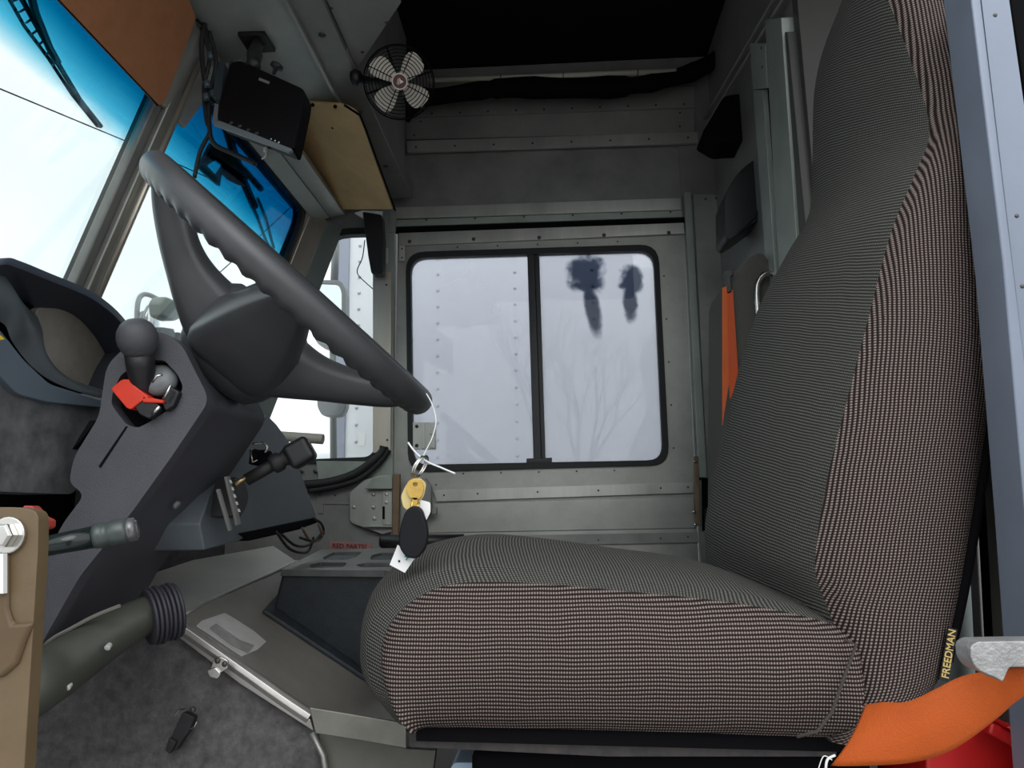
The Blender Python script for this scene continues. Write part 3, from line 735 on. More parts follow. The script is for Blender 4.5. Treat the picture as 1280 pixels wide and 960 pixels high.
# centre control panel with the gear selector quadrant
cp = thing('control_panel', 'blue-grey sheet metal panel under the dash beside the gear selector quadrant', 'panel', (-.50, 1.25, .7))
px_ = plX(-.47)
m = MB(); m.pp(px_, [(335, 519), (346, 530), (362, 552), (373, 581), (396, 645), (394, 648), (314, 667), (300, 676), (256, 688), (250, 655), (262, 620), (300, 560)], .10)
m.build('panel', mat('blue_grey_panel', (.125, .145, .165), .5, .1, .15, 12, .1, 100), cp, bevel=.003)
m = MB(); m.pp(px_, [(300, 667), (395, 647), (398, 653), (375, 662), (313, 676)], .03, .004); m.build('lower_lip', M_VOID, cp, bevel=.002)
for k, pts in enumerate([[(392, 648), (402, 655), (404, 668), (392, 676), (375, 672)], [(378, 660), (388, 676), (402, 672), (398, 655)], [(352, 668), (370, 682), (388, 680), (404, 664)], [(345, 664), (362, 686), (384, 690), (392, 672)]]):
    m = MB(); m.tube(smooth_path([PX(x, y, -.46) for x, y in pts], 5), .0025, 6); m.build('wire', [M_RUBBER, M_WOODBR, M_RUBBER, M_RUBBER][k], cp, smooth=True)

gs = thing('gear_selector', 'black gear selector lever with square knob in a notched quadrant', 'lever', PX(285, 640, -.44))
pg = plX(-.43)
m = MB(); m.pp(pg, rp([(296, 596, 2), (306, 600), (312, 620), (308, 636), (300, 648, 2), (290, 646, 2)], 8), .03); m.build('quadrant', M_BLACK, gs, bevel=.004)
m = MB(); m.pp(pg, [(283, 596), (288, 595), (302, 655), (297, 657)], .004, .006); m.pp(pg, [(273, 612), (276, 611), (291, 662), (288, 664)], .004, .004); m.build_each('slot_plate', M_METALD, gs, bevel=.001)
m = MB()
for k in range(5): m.pp(pg, [(287+k*2.6, 600+k*9), (289+k*2.6, 600+k*9), (290.5+k*2.6, 604+k*9), (288.5+k*2.6, 604+k*9)], .001, .0075)
m.build_each('position_mark', M_WHITE, gs)
m = MB(); m.tube([PX(293, 606, -.425), PX(313, 594, -.41)], .004, 8); m.build('brass_rod', mat('dull_brass', (.30, .24, .12), .35, .9), gs, smooth=True)
ya = PX(305, 600, -.415).y
a, b = PX(308, 600, -.415), PX(352, 575, -.37)
m = MB(); m.tube([a, b], .0085, 12); ax = (b-a).normalized(); m.lathe(b-ax*.014, ax, [(.012, 0), (.0135, .004), (.0135, .012), (.010, .016), (.0125, .022), (.0125, .028), (.008, .036)], 16); m.build('lever_arm', M_RUBBER, gs, smooth=True)
c = PX(375, 566, -.345); u1 = ax; u2 = (V((0, 0, 1))-u1*u1.z).normalized(); u3 = u1.cross(u2)
m = MB(); bm_ = bmesh.ops.create_cube(m.bm, size=1)
for v in bm_['verts']: co = v.co.copy(); v.co = c+u1*co.x*.036+u2*co.y*.036+u3*co.z*.030
m.build('knob', M_BLACK, gs, bevel=.008, seg=4)
m = MB(); pk = plY(PX(320, 585, -.42).y-.01)
m.pp(pk, [(312, 565), (318, 560), (322, 570), (318, 582), (310, 580)], .02); m.pp(pk, [(322, 562), (333, 562), (338, 575), (322, 583)], .02, -.005); m.build_each('switch_cluster', M_VOID, gs, bevel=.002)
m = MB(); m.tube(smooth_path([pk(x, y) for x, y in [(316, 555), (330, 554), (334, 560), (331, 566)]], 4), .0018, 6); m.tube([pk(x, y) for x, y in [(313, 562), (316, 578), (322, 575)]], .0018, 6); m.build_each('bent_wire', M_STEEL, gs, smooth=True)

# =====================================================================  ENGINE COVER AND CONSOLE
ec = thing('engine_cover', 'dusty grey sheet metal engine cover with a bent bright flange and speckled side', 'engine cover', (-.45, 1.2, .25))
PM = Pl(PY(228, 775, 1.05), PY(388, 895, 1.05), PY(370, 703, 1.50))
m = MB(); m.pp(PM, [(226, 773), (262, 752), (372, 703), (520, 690), (560, 800), (560, 925), (508, 905), (388, 888)], .012)
m.build('top_sheet', M_COVER, ec, bevel=.002)
qa, qb = PM(228, 772), PM(372, 702)
PU = Pl(qa, qb, PY(300, 684, 1.62))
m = MB(); m.pp(PU, [(226, 771), (262, 751), (372, 702), (342, 682), (240, 700), (150, 730), (160, 790)], .012)
m.build('upper_sheet', M_COVER, ec, bevel=.002)
m = MB(); m.tube([PU(228, 770, .001), PU(262, 751, .001), PU(372, 702, .001)], .0035, 6); m.build('fold_edge', M_COVER2, ec, smooth=True)
pf = plY(1.045)
m = MB(); m.tube(smooth_path([pf(x, y, -.006) for x, y in [(222, 781), (300, 836), (355, 875), (388, 897)]], 4), .010, 10)
m.pp(pf, [(220, 781), (300, 838), (388, 900), (392, 914), (300, 855), (218, 793)], .003, .002)
m.build_each('flange', M_COVER2, ec, smooth='auto', bevel=.0008)
m = MB(); m.pp(plY(.985), [(386, 884), (508, 904), (508, 936), (450, 926), (394, 917)], .004); m.build('flange_end', mat('flange_olive', (.22, .215, .19), .45, .6, .2, 14), ec, bevel=.0015)
m = MB(); m.pp(PM, [(252, 776), (281, 766), (298, 776), (318, 789), (333, 802), (322, 812), (303, 820), (282, 806), (262, 792), (246, 782)], .0008, .0008); m.build('tape_patch', M_TAPE, ec)
m = MB(); m.pp(PM, [(262, 785), (270, 779), (300, 800), (318, 806), (310, 816), (290, 806)], .0006, .0022); m.build('tape_patch', mat('creased_tape', (.28, .275, .26), .4, .2, .2, 60), ec)
ps = Pl(PY(228, 790, 1.06), PY(388, 910, 1.06), PY(200, 960, 1.03))
m = MB(); m.pp(ps, [(60, 770), (160, 740), (228, 785), (395, 912), (412, 965), (440, 1120), (-60, 1120), (-20, 860)], .02); m.build('side_panel', M_CARPET, ec, bevel=.002)
m = MB(); m.pp(plY(1.03), [(398, 916), (450, 924), (510, 936), (545, 938), (530, 1050), (420, 1050)], .012); m.build('rear_panel', mat('olive_panel', (.125, .125, .105), .5, .3, .2, 10), ec, bevel=.001)
m = MB(); m.tube([plY(1.02)(x, y) for x, y in [(390, 916), (404, 944), (414, 1010)]], .004, 6); m.build('corner_edge', M_METAL, ec, smooth=True)
pl_ = plY(1.02)
m = MB(); m.pp(pl_, rp([(267, 824), (275, 820), (285, 826), (284, 836), (274, 842), (262, 838)], 2), .003); m.pp(pl_, rp([(258, 838), (268, 834), (276, 842), (272, 849), (262, 847)], 3), .003, .003)
for x, y in [(272, 826), (281, 830)]: m.rivet(pl_(x, y), pl_.n, .004, .003)
m.build_each('latch_bracket', M_STEEL, ec, bevel=.001)
pn = plY(1.015)
m = MB(); m.pp(pn, rp([(228, 890), (243, 897), (236, 915), (228, 925), (219, 940), (208, 934), (213, 922), (220, 908)], 3), .012); m.pp(pn, rp([(211, 922), (220, 928), (212, 943), (206, 938)], 2), .008, .006)
lt = m.build('rubber_latch', M_RUBBER, ec, bevel=.002)
m = MB(); m.tube([pn(x, y, .003) for x, y in [(219, 893), (224, 887), (231, 886)]], .0012, 6); m.tube([pn(x, y, .003) for x, y in [(246, 902), (243, 908), (238, 911)]], .0012, 6)
for x, y in [(241, 887), (30, 925)]: m.rivet(pn(x, y, -.006), pn.n, .004, .003)
m.build_each('latch_wire', M_STEEL, ec)

con = thing('cup_holder_console', 'black textured plastic cup holder console standing on the engine cover', 'console', PM(420, 760))
b0 = [PM(x, y, .001) for x, y in [(327, 766), (342, 748), (400, 720), (504, 722), (502, 882), (486, 872)]]
zt1 = PY(356, 711, 1.24); zt2 = PY(520, 700, 1.22)
tf = [PY(352, 712, 1.25), PY(404, 687, 1.66), PY(590, 684, 1.66), PY(590, 716, 1.15), PY(478, 716, 1.20)]
PT = Pl(PY(352, 712, 1.25), PY(404, 688, 1.66), PY(590, 716, 1.15))
side_b = [PM(340, 762, .004), PM(404, 728, .004), PM(500, 724, .004), PM(496, 866, .004), PM(484, 861, .004)]
top_ = [PT(353, 712), PT(403, 688), PT(504, 687), PT(500, 714), PT(480, 713)]
m = MB(); A = [m.bm.verts.new(p) for p in side_b]; B = [m.bm.verts.new(p-V((0, 0, .004))) for p in top_]
for i in range(5): m.bm.faces.new((A[i], A[(i+1) % 5], B[(i+1) % 5], B[i]))
m.bm.faces.new(A[::-1]); m.bm.faces.new(B)
m.build('tub', M_BIN, con, bevel=.008, seg=3)
m = MB(); m.loop_prism(b0, [], PM.n*.007); m.build('base_lip', M_BIN, con, bevel=.002)
cups_ = [rp([(386, 706), (400, 702), (434, 703), (430, 708), (414, 711), (388, 710)], 3), rp([(402, 695), (416, 690), (452, 689), (448, 695), (436, 700), (404, 700)], 3),
        rp([(462, 694), (480, 691), (520, 691), (520, 700), (462, 700)], 3), rp([(442, 706), (456, 703), (476, 703), (480, 712), (452, 710)], 3)]
cups = [rp([(386, 706), (400, 703), (434, 703), (430, 709), (388, 710)], 3), rp([(403, 697), (416, 690.5), (453, 689.5), (446, 696), (434, 699.5), (406, 700)], 3), rp([(464, 694), (476, 691), (504, 691), (500, 699.5), (462, 700)], 3), rp([(444, 706), (456, 703.5), (498, 703.5), (496, 708), (452, 709.5)], 3)]
lid = [(351, 712), (402, 686.5), (510, 685), (503, 715), (480, 713)]
m = MB(); m.pp(PT, lid, .010, .001, holes=cups); m.build('top_tray', mat('scuffed_black_rim', (.10, .105, .10), .33, 0, .2, 30), con)
for c_ in cups:
    m = MB(); m.pp(PT, c_, .004, -.0095); m.build('cup_well', M_VOID, con)
pcn = Pl(side_b[0], side_b[4], (top_[0]+top_[4])/2)
m = MB(); m.pp(pcn, rp([(455, 716), (476, 716), (476, 752), (471, 757), (461, 757), (456, 750)], 5), .003, .0015); m.build('cable_notch', M_VOID, con, bevel=.001)

# ---- ducts and lower steering parts
du = thing('air_duct', 'scuffed grey-green air duct tube with a black band running down beside the column', 'duct', PY(30, 880, .84))
c_ = smooth_path([PY(-40, 905, .80), PY(20, 868, .80), PY(70, 838, .84), PY(110, 812, .87), PY(150, 786, .90), PY(188, 766, .93)], 5); n_ = len(c_)
m = MB(); m.tube(c_, [bl(.037, .022, k/(n_-1)) for k in range(n_)], 24); m.build('tube', M_DUCT, du, smooth=True)
m = MB(); c2 = smooth_path([PY(184, 772, .925), PY(198, 766, .93), PY(214, 762, .94), PY(222, 762, .95)], 4)
for k in range(7): m.tube([c2[0].lerp(c2[-1], k/7), c2[0].lerp(c2[-1], (k+.9)/7)], .034+.001*(k % 3), 20)
m.build('black_band', mat('taped_band', (.028, .028, .036), .55), du, smooth='auto', bevel=.002)
m = MB()
for x, y, q in [(134, 810, .8515), (84, 860, .822)]: m.lathe(PY(x, y, q), V((.1, -1, -.5)), [(.003, -.006), (.0034, .0), (.002, .0006)], 12)
for x, y in [(134, 810), (84, 860)]: pass
m.build_each('scuff_mark', M_TAPE, du)
m = MB(); m.tube(smooth_path([PY(x, y, .86) for x, y in [(44, 838), (52, 812), (66, 798), (88, 786), (118, 770), (150, 757)]], 5), .0022, 6)
m.pp(plY(.865), [(44, 838), (52, 812), (66, 798), (90, 784), (88, 792), (60, 824), (44, 840)], .004)
m.build('edge_plate', M_COVER, du)

bk = thing('mounting_bracket', 'tan painted steel bracket with a large hex bolt at the doorway', 'bracket', PY(10, 940, .52))
pb = plY(.52)
m = MB(); m.pp(pb, rp([(-80, 634, 2), (22, 634, 16), (48, 638, 16), (47, 690, 14), (30, 960, 2), (18, 1100, 2), (-80, 1100, 2)], 8), .012); m.build('plate', M_BRACK, bk, bevel=.004, seg=3)
m = MB(); m.pp(pb, [(-80, 688), (8, 690), (8, 760), (14, 780), (40, 778), (30, 800), (20, 830), (0, 848), (-80, 850)], .006, .004); m.build('raised_web', mat('tan_bracket_deep', (.105, .066, .03), .5, 0, .15, 18), bk, bevel=.004)
m = MB(); m.pp(pb, [(-80, 692), (4, 692), (4, 742), (-80, 742)], .004, .008); m.build('sticker', M_WHITE, bk)
m = MB(); m.lathe(pb(13, 669), pb.n, [(.0125, 0), (.0130, .003), (.0125, .004)], 24); m.lathe(pb(13, 669), pb.n, [(.0092, .004), (.0092, .010), (.0075, .012)], 6); m.build('bolt', M_STEEL, bk, bevel=.0006)
rs = thing('release_tab', 'small red tab sticking out behind the tan bracket', 'tab', PY(48, 660, .6))
m = MB(); m.pp(plY(.6), rp([(28, 632), (40, 632), (50, 645), (61, 650), (60, 660), (46, 664), (30, 655)], 3), .01); m.build('tab', mat('faded_red', (.35, .04, .03), .5), rs, bevel=.002)

# =====================================================================  OVERHEAD
m = MB(); zs = ZS
a1 = PZ(245, 15, zs); a2 = PZ(365, 0, zs); a3 = PZ(428, 128, zs)
xl, xr = PZ(278, 76, zs).x, a3.x
m.loop_prism([V((xl, WL, zs)), V((xr, WL, zs)), V((xr, a3.y+.0, zs)), V((xl, a3.y+.0, zs))], [], V((0, 0, .012)))
sof = thing('overhead_cabinet', 'grey sheet metal overhead cabinet above the windshield with a dark edge bar', 'cabinet', (xl, 1.2, zs))
m.build('underside', mat('soffit_sheet', (.46, .50, .46), .5, .2, .15, 6), sof, bevel=.002)
b1_, b2_ = PZ(366, 0, zs-.004), PZ(427, 130, zs-.004); c1_, c2_ = PZ(404, 0, zs-.004), PZ(445, 86, zs-.004)
x1, x2 = (b1_.x+b2_.x)/2, (c1_.x+c2_.x)/2
ye = PZ(500, 262, zs).y
m = MB(); m.box(x1, x2, WL, D-.04, zs-.012, zs+.03)
for y in (1.33, 1.62, 1.9): m.rivet(V(((x1+x2)/2, y, zs-.012)), V((0, 0, -1)), .008, .004)
m.build('edge_bar', M_METALD, sof, bevel=.003)
m = MB(); m.box(x1-.006, x1+.002, WL, D-.05, zs-.022, zs-.010); m.build('edge_lip', M_METAL, sof, bevel=.001)
m = MB(); o = [V((x2+.002, WL, zs)), V((PZ(510, 0, zs).x, WL, zs)), V((PZ(500, 0, zs).x, PZ(500, 4, zs).y, zs)), V((x2+.002, PZ(447, 86, zs).y, zs))]
m.loop_prism(o, [], V((0, 0, .02)))
for x, y in [(483, 28), (453, 65), (414, 10)]: m.rivet(PZ(x, y, zs), V((0, 0, -1)), .004, .003)
m.build('rear_shelf', mat('rear_shelf_sheet', (.26, .27, .25), .5, .2, .15, 6), sof, bevel=.002)
m = MB(); m.loop_prism([V((xl, WL, zs)), V((xl, D, zs)), V((wx(WTOP)+.03, D, WTOP+.034)), V((wx(WTOP)+.03, WL, WTOP+.034))], [], V((0, 0, .012))); m.build('front_slope', M_METALD, sof)
m = MB(); m.box(x2-.002, x2+.002, a3.y-.2, D-.16, zs-.01, CZ); m.build('rear_face', M_METALD, sof, bevel=.001)
m = MB(); m.box(xl, x1, a3.y, a3.y+.02, zs, zs+.06); m.build('shadow_strip', M_VOID, sof)  # black block standing in for the shadow at the cabinet's far end

# sun visors
sv = thing('sun_visor', 'brown hardboard sun visor folded down over the near windshield pane', 'sun visor', PY(200, 130, 1.22))
PV = Pl(PY(200, 131, 1.225), PY(245, 20, 1.225), PY(200, 131, 1.225)+V((0, 1, 0)))
m = MB(); m.pp(PV, rp([(-60, -135, 2), (75, 0, 2), (190, 122, 4), (200, 133, 10), (207, 126, 8), (244, 26, 4), (244, 18, 6), (234, -5, 2), (150, -135, 2)], 8), .008); m.build('board', M_TAN2, sv, bevel=.002)
m = MB(); m.tube([PV(x, y, -.003) for x, y in [(-60, -135), (75, 0), (190, 122), (197, 131)]], .0028, 6); m.build('edge_trim', M_DARK, sv, smooth=True)
m = MB(); m.pp(PV, [(236, 10), (246, 20), (262, 90), (252, 120), (240, 70)], .01, -.03); m.build('hinge_arm', M_METALD, sv, bevel=.003)
sv2 = thing('sun_visor', 'tan hardboard sun visor with clipped corner swung up in the far front corner', 'sun visor', PY(440, 200, 1.8))
PV2 = Pl(PY(380, 130, 1.58), PY(452, 150, 1.56), PY(450, 262, 2.03))
m = MB(); m.pp(PV2, rp([(374, 128, 4), (386, 129, 4), (430, 132, 10), (449, 144, 16), (456, 164, 14), (491, 262, 3), (422, 262, 3), (412, 247, 3), (372, 178, 3), (366, 150, 3)], 6), .008)
m.build('board', M_TAN, sv2, bevel=.0015)
m = MB(); m.tube([PV2(x, y, -.002) for x, y in [(430, 131), (450, 144), (458, 164), (494, 263)]], .0028, 6); m.build('edge_trim', M_DARK, sv2, smooth=True)
m = MB()
for x, y in [(391, 131), (419, 133)]: m.lathe(PV2(x, y, .002), PV2.n, [(.004, -.002), (.004, .003), (.002, .004)], 10)
m.lathe(PV2(415.5, 160, .0), PV2.n, [(.0035, -.001), (.003, .001)], 10)
m.build_each('clip', M_DARK, sv2)

# monitor on its mount
mo = thing('monitor', 'black camera monitor with round buttons hanging on a ball mount from the overhead cabinet', 'monitor', PZ(322, 50, zs-.01))
yM = 1.22
PMo = Pl(PY(300, 90, yM+.02), PY(380, 115, yM-.02), PY(282, 165, yM-.03))
body = rp([(300, 75, 8), (382, 112, 8), (380, 128, 3), (367, 186, 5), (272, 150, 6), (270, 140, 4), (288, 78, 4)], 4)
m = MB(); m.pp(PMo, body, .030); m.build('housing', mat('monitor_black', (.004, .004, .005), .5, spec=.15), mo, bevel=.004, seg=3)
m = MB(); m.pp(PMo, rp([(265, 152, 3), (273, 150, 3), (366, 186, 5), (362, 190, 4), (266, 155, 3)], 2), .006, .001); m.pp(PMo, [(265, 152), (268, 128), (273, 130), (271, 152)], .006, .001); m.build('bezel', mat('grey_bezel', (.12, .14, .15), .4), mo, bevel=.002)
m = MB(); m.pp(PMo, rp([(270, 78, 4), (281, 76, 4), (276, 125, 3), (266, 122, 3)], 2), .04, -.012); m.pp(PMo, rp([(286, 76, 4), (293, 76, 4), (287, 115, 3), (280, 130, 3)], 2), .04, -.008); m.build('rear_shell', mat('rear_shell', (.035, .055, .068), .45), mo, bevel=.003)
m = MB()
for x, y in [(289, 154), (300, 158), (310.5, 163), (321, 167)]: m.lathe(PMo(x, y), PMo.n, [(.0035, -.002), (.0035, .001), (.003, .0018)], 14)
m.build_each('button', mat('button_grey', (.035, .035, .04), .5), mo)
m = MB()
for x, y in [(339, 174), (344, 176)]: m.lathe(PMo(x, y), PMo.n, [(.0014, -.001), (.0014, .0008)], 8)
m.lathe(PMo(348.5, 178), PMo.n, [(.0018, -.001), (.0018, .0004)], 10)
m.build_each('indicator', mat('indicator_pale', (.5, .52, .52), .5), mo)
m = MB(); m.pp(PMo, [(324, 97), (337, 102), (336, 105), (323, 100)], .0006, .0006); m.build('nameplate', mat('nameplate_grey', (.22, .20, .20), .4), mo)
pz_ = [PZ(297, 39, zs-.001), PZ(331, 38, zs-.001), PZ(345, 60, zs-.001), PZ(312, 62, zs-.001)]
m = MB(); m.loop_prism(pz_, [], V((0, 0, -.010))); m.build('mount_plate', M_BLACK, mo, bevel=.002)
m = MB(); a, b = (pz_[0]+pz_[2])/2, PY(316, 84, yM+.03); ax = (b-a).normalized(); Lh = (b-a).length
m.lathe(a, ax, [(.020, 0), (.015, .010), (.010, .018), (.013, Lh*.45), (.015, Lh*.6), (.012, Lh*.8), (.014, Lh)], 18); m.build('ball_mount', M_BLACK, mo, smooth=True)
m = MB(); a, b = PY(346, 83, yM), PY(342, 92, yM); m.lathe(a, (b-a).normalized(), [(.001, -.004), (.011, -.003), (.012, .002), (.004, .004), (.003, .016)], 20); m.build('clamp_knob', M_BLACK, mo, smooth=True)
m = MB(); m.lathe(PMo(369, 166, -.015), (PMo(390, 170)-PMo(369, 166)), [(.004, -.002), (.004, .006), (.003, .008)], 12); m.build('side_button', M_BLACK, mo)

cb = thing('monitor_cable', 'black cables and connectors hanging down behind the camera monitor', 'cable', PY(262, 40, 1.26))
for k, (pts, r) in enumerate([([(252, 35), (262, 70), (255, 110), (258, 150), (262, 165), (250, 190), (243, 222)], .004), ([(262, 40), (270, 80), (262, 120), (262, 160), (268, 180), (292, 192), (320, 205)], .0045),
                  ([(256, 30), (252, 60), (256, 100), (266, 130)], .005), ([(246, 25), (258, 36), (258, 52)], .003)]):
    m = MB(); m.tube(smooth_path([PY(x, y, 1.27) for x, y in pts], 6), r, 8); m.build('cable', M_RUBBER, cb, smooth=True)
m = MB()
for x, y in [(262, 70), (258, 105), (266, 117), (257, 121)]: m.lathe(PY(x, y-4, 1.255), V((.2, 0, -1)), [(.004, 0), (.006, .002), (.006, .012), (.004, .014)], 12)
m.build_each('connector', mat('connector_grey', (.05, .075, .09), .35), cb, smooth=True)
m = MB(); m.lathe(PY(333, 184, 1.20), V((0, 0, -1)), [(.003, 0), (.0045, .002), (.0045, .009), (.002, .011)], 10); m.tube(smooth_path([PY(x, y, 1.20) for x, y in [(333, 190), (332, 196), (327, 199)]], 4), .0015, 6); m.build('white_plug', M_TAPE, cb, smooth=True)

# fan
YF = 1.45; fc = PY(499, 103, YF)
fa = (CAM-fc).normalized(); fa = (fa+V((.02, 0, .05))).normalized()
fr_ = fa.cross(V((0, 0, 1))).normalized()*-1; fu = fa.cross(fr_).normalized(); fu = fu if fu.z > 0 else -fu
fan = thing('fan', 'small cab fan with four cream blades behind a round black wire guard', 'fan', fc)
m = MB()
for r, d in [(.022, .036), (.029, .035), (.036, .033), (.043, .030), (.050, .026), (.057, .021), (.064, .014), (.071, .004), (.075, -.008)]:
    m.tube([fc+fa*d+(fr_*math.cos(t*math.pi/24)+fu*math.sin(t*math.pi/24))*r for t in range(48)], .00095 if r < .075 else .0016, 5, closed=True)
for k in range(8):
    t = math.pi/8+k*math.pi/4; dv = fr_*math.cos(t)+fu*math.sin(t)
    m.tube([fc+fa*d+dv*r for r, d in [(.016, .036), (.036, .033), (.050, .026), (.064, .014), (.075, -.008), (.072, -.03), (.03, -.05)]], .0011, 5)
m.build('guard', M_DARK, fan, smooth=True)
for k in range(4):
    t = R(47+90*k+(4 if k % 2 else 0)); dv = fr_*math.cos(t)+fu*math.sin(t); sv_ = fr_*-math.sin(t)+fu*math.cos(t)
    rows = []
    for r, w_, tw in [(.012, .011, .5), (.022, .016, .45), (.034, .021, .4), (.046, .024, .35), (.057, .0235, .3), (.064, .017, .28), (.067, .008, .27)]:
        rows.append([fc+dv*r+(sv_*math.cos(tw)+fa*math.sin(tw))*(w_*s_)+sv_*(.006*(r/.06)) for s_ in (-1, -.5, 0, .5, 1)])
    m = MB(); m.grid(rows); m.grid([[p-fa*.0015 for p in r_] for r_ in rows]); m.build('blade', M_BLADE, fan, smooth=True)
m = MB(); m.lathe(fc, fa, [(.014, -.045), (.020, -.03), (.020, -.006), (.012, 0), (.012, .01), (.003, .014)], 24); m.build('motor', M_BLACK, fan, smooth=True)
m = MB(); m.lathe(fc+fa*.036, fa, [(.0165, 0), (.0165, .0025), (.0150, .003)], 32); bd_ = m.build('badge', M_LOGO, fan)
m = MB(); m.tube([fc+fa*.0385+(fr_*math.cos(t*math.pi/16)+fu*math.sin(t*math.pi/16))*.0152 for t in range(32)], .0018, 5, closed=True); m.build('badge_ring', M_BLADE, bd_, smooth=True)
m = MB(); q = lambda x, y: fc+fa*.0392+fr_*x+fu*y
m.loop_prism([q(.001, .0045), q(.0085, .0), q(.001, -.0045)], [], fa*.0005); m.loop_prism([q(-.0005, .0065), q(.0010, .0065), q(-.0010, -.0065), q(-.0025, -.0065)], [], fa*.0005); m.loop_prism([q(-.0035, .006), q(-.0022, .006), q(-.0042, -.006), q(-.0055, -.006)], [], fa*.0005); m.build('badge_emblem', M_BLADE, bd_)
m = MB(); m.tube([fc-fa*.04, fc-fa*.05+V((-.02, 0, 0)), PY(446, 98, YF+.03)], .008, 8); m.lathe(PY(447, 97, YF+.01), V((1, -.3, 0)), [(.016, -.01), (.018, 0), (.012, .008), (.006, .010)], 16); m.build('bracket', M_BLACK, fan, smooth=True)

# conduit and wire loom across the passenger side header
cdt = thing('grab_rail', 'long pale metal tube running along the top of the passenger side wall', 'rail', PY(700, 98, D-.1))
m = MB(); m.tube([PY(535, 101, D-.1), PY(700, 95, D-.1), PY(845, 89, D-.1)], .0085, 14); m.build('tube', M_BEIGE, cdt, smooth=True)
m = MB()
for x, y in [(626, 97.5), (704, 95), (797, 91)]: m.tube([PY(x-.5, y, D-.1), PY(x+.6, y, D-.1)], .0094, 14)
m.build_each('band', M_RUBBER, cdt)
lm = thing('wire_loom', 'bulky black wrapped wire loom sagging under the pale tube', 'wire loom', PY(700, 112, D-.12))
m = MB(); pts = smooth_path([PY(x, y, D-.085) for x, y in [(500, 140), (520, 122), (545, 121), (600, 113), (640, 109), (700, 110), (760, 109), (800, 106), (830, 100), (866, 90), (900, 70), (930, 40)]], 6)
m.tube(pts, [(.034 if 20 < k < 40 else .028)-.0045*abs(math.sin(k*.35))+(.0 if k > 6 else .012) for k in range(len(pts))], 12); m.build('sleeve', M_VOID, lm, smooth=True)
hg = thing('speaker_box', 'soft black bag-like bundle stuffed in the top rear corner', 'bundle', PY(905, 140, D-.2))
def blob3(name, pts_px, y0, dep, mt, par, infl=.02, bev=.012):
    m = MB(); q = plY(y0); m.pp(q, rp(pts_px, 10), dep); return m.build(name, mt, par, bevel=bev, seg=4)
hg.name = 'black_bundle'; ORG['black_bundle'] = ORG['speaker_box']
blob3('bundle', [(905, 119, 6), (925, 116, 6), (943, 116, 4), (944, 160, 8), (934, 176, 10), (915, 176, 8), (900, 178, 6), (878, 165, 4)], 1.82, .10, M_VOID, hg)
sp2 = thing('headrest_pad', 'black rounded padded block mounted on the rear bulkhead beside the post', 'pad', PY(925, 250, D-.1))
blob3('pad', [(905, 250, 4), (910, 235, 10), (925, 212, 14), (946, 197, 6), (952, 200, 4), (952, 272, 6), (922, 294, 6), (912, 300, 4), (906, 296, 4)], 1.74, .10, M_BLACK, sp2)
m = MB(); m.tube(smooth_path([plY(1.735)(x, y) for x, y in [(920, 294), (930, 284), (944, 270), (946, 264)]], 4), .003, 6); m.build('pad_handle', M_RUBBER, sp2, smooth=True)

# passenger jump seat behind, with chrome loop and orange belt
js = thing('passenger_seat', 'grey fabric passenger seat back against the rear bulkhead with a steel loop', 'seat', PY(935, 600, 1.75))
m = MB(); pj = plY(1.62)
m.pp(pj, rp([(915, 350, 8), (918, 338, 4), (930, 328, 4), (942, 318, 10), (952, 315, 6), (964, 330, 4), (964, 640), (915, 640, 4)], 6), .26)
m.build('backrest', mat('grey_seat_fabric', (.10, .098, .085), .9, 0, .2, 300, .4, 900), js, bevel=.02, seg=4)
m = MB(); m.tube(smooth_path([plY(1.60)(x, y) for x, y in [(948, 396), (946, 372), (947, 354), (955, 343), (966, 343), (975, 352)]], 5), .0058, 10); m.build('steel_loop', M_STEEL, js, smooth=True)
m = MB(); m.box(BX-.12, BX-.04, 1.64, 2.0, .0, .80); m.build('base', M_VOID, js, bevel=.01)
sbelt = thing('seat_belt', 'bright orange seat belt strap hanging against the passenger side pillar', 'seat belt', PY(911, 520, 1.60))
m = MB(); pj2 = plY(1.60); m.pp(pj2, [(903, 360), (909, 357), (911, 480), (903, 532)], .003); m.build('webbing', M_ORANGE, sbelt)
m = MB(); m.pp(pj2, [(909, 362), (916, 362), (923, 470), (913, 500), (911, 480)], .002, -.003); m.build('webbing', mat('orange_webbing_rear', (.55, .075, .008), .65, 0, .1, 12), sbelt)
m = MB(); m.pp(pj2, rp([(904, 338), (917, 337), (917, 344), (913, 346), (915, 364), (909, 366), (908, 347), (905, 344)], 2), .012, .002); m.build('loop_guide', M_BLACK, sbelt, bevel=.002)
m = MB(); m.pp(PD, [(877, 598), (900, 598), (890, 660), (878, 664)], .004, .006); m.build('x', M_VOID); bpy.data.objects['x'].name = 'trim_40'; struct(bpy.data.objects['trim_40'])
m = MB(); m.pp(PD, [(868, 570), (873, 570), (875, 620), (876, 658), (870, 656), (869, 620)], .012, .030); m.build('rear_latch_bar', M_WOODBR, door, bevel=.002)
m = MB()
for x, y in [(869, 577), (870, 656), (868, 640)]: m.lathe(PD(x, y, .03), PD.n, [(.005, 0), (.005, .004), (.003, .006)], 10)
m.build_each('latch_bolt', M_STEEL, door)

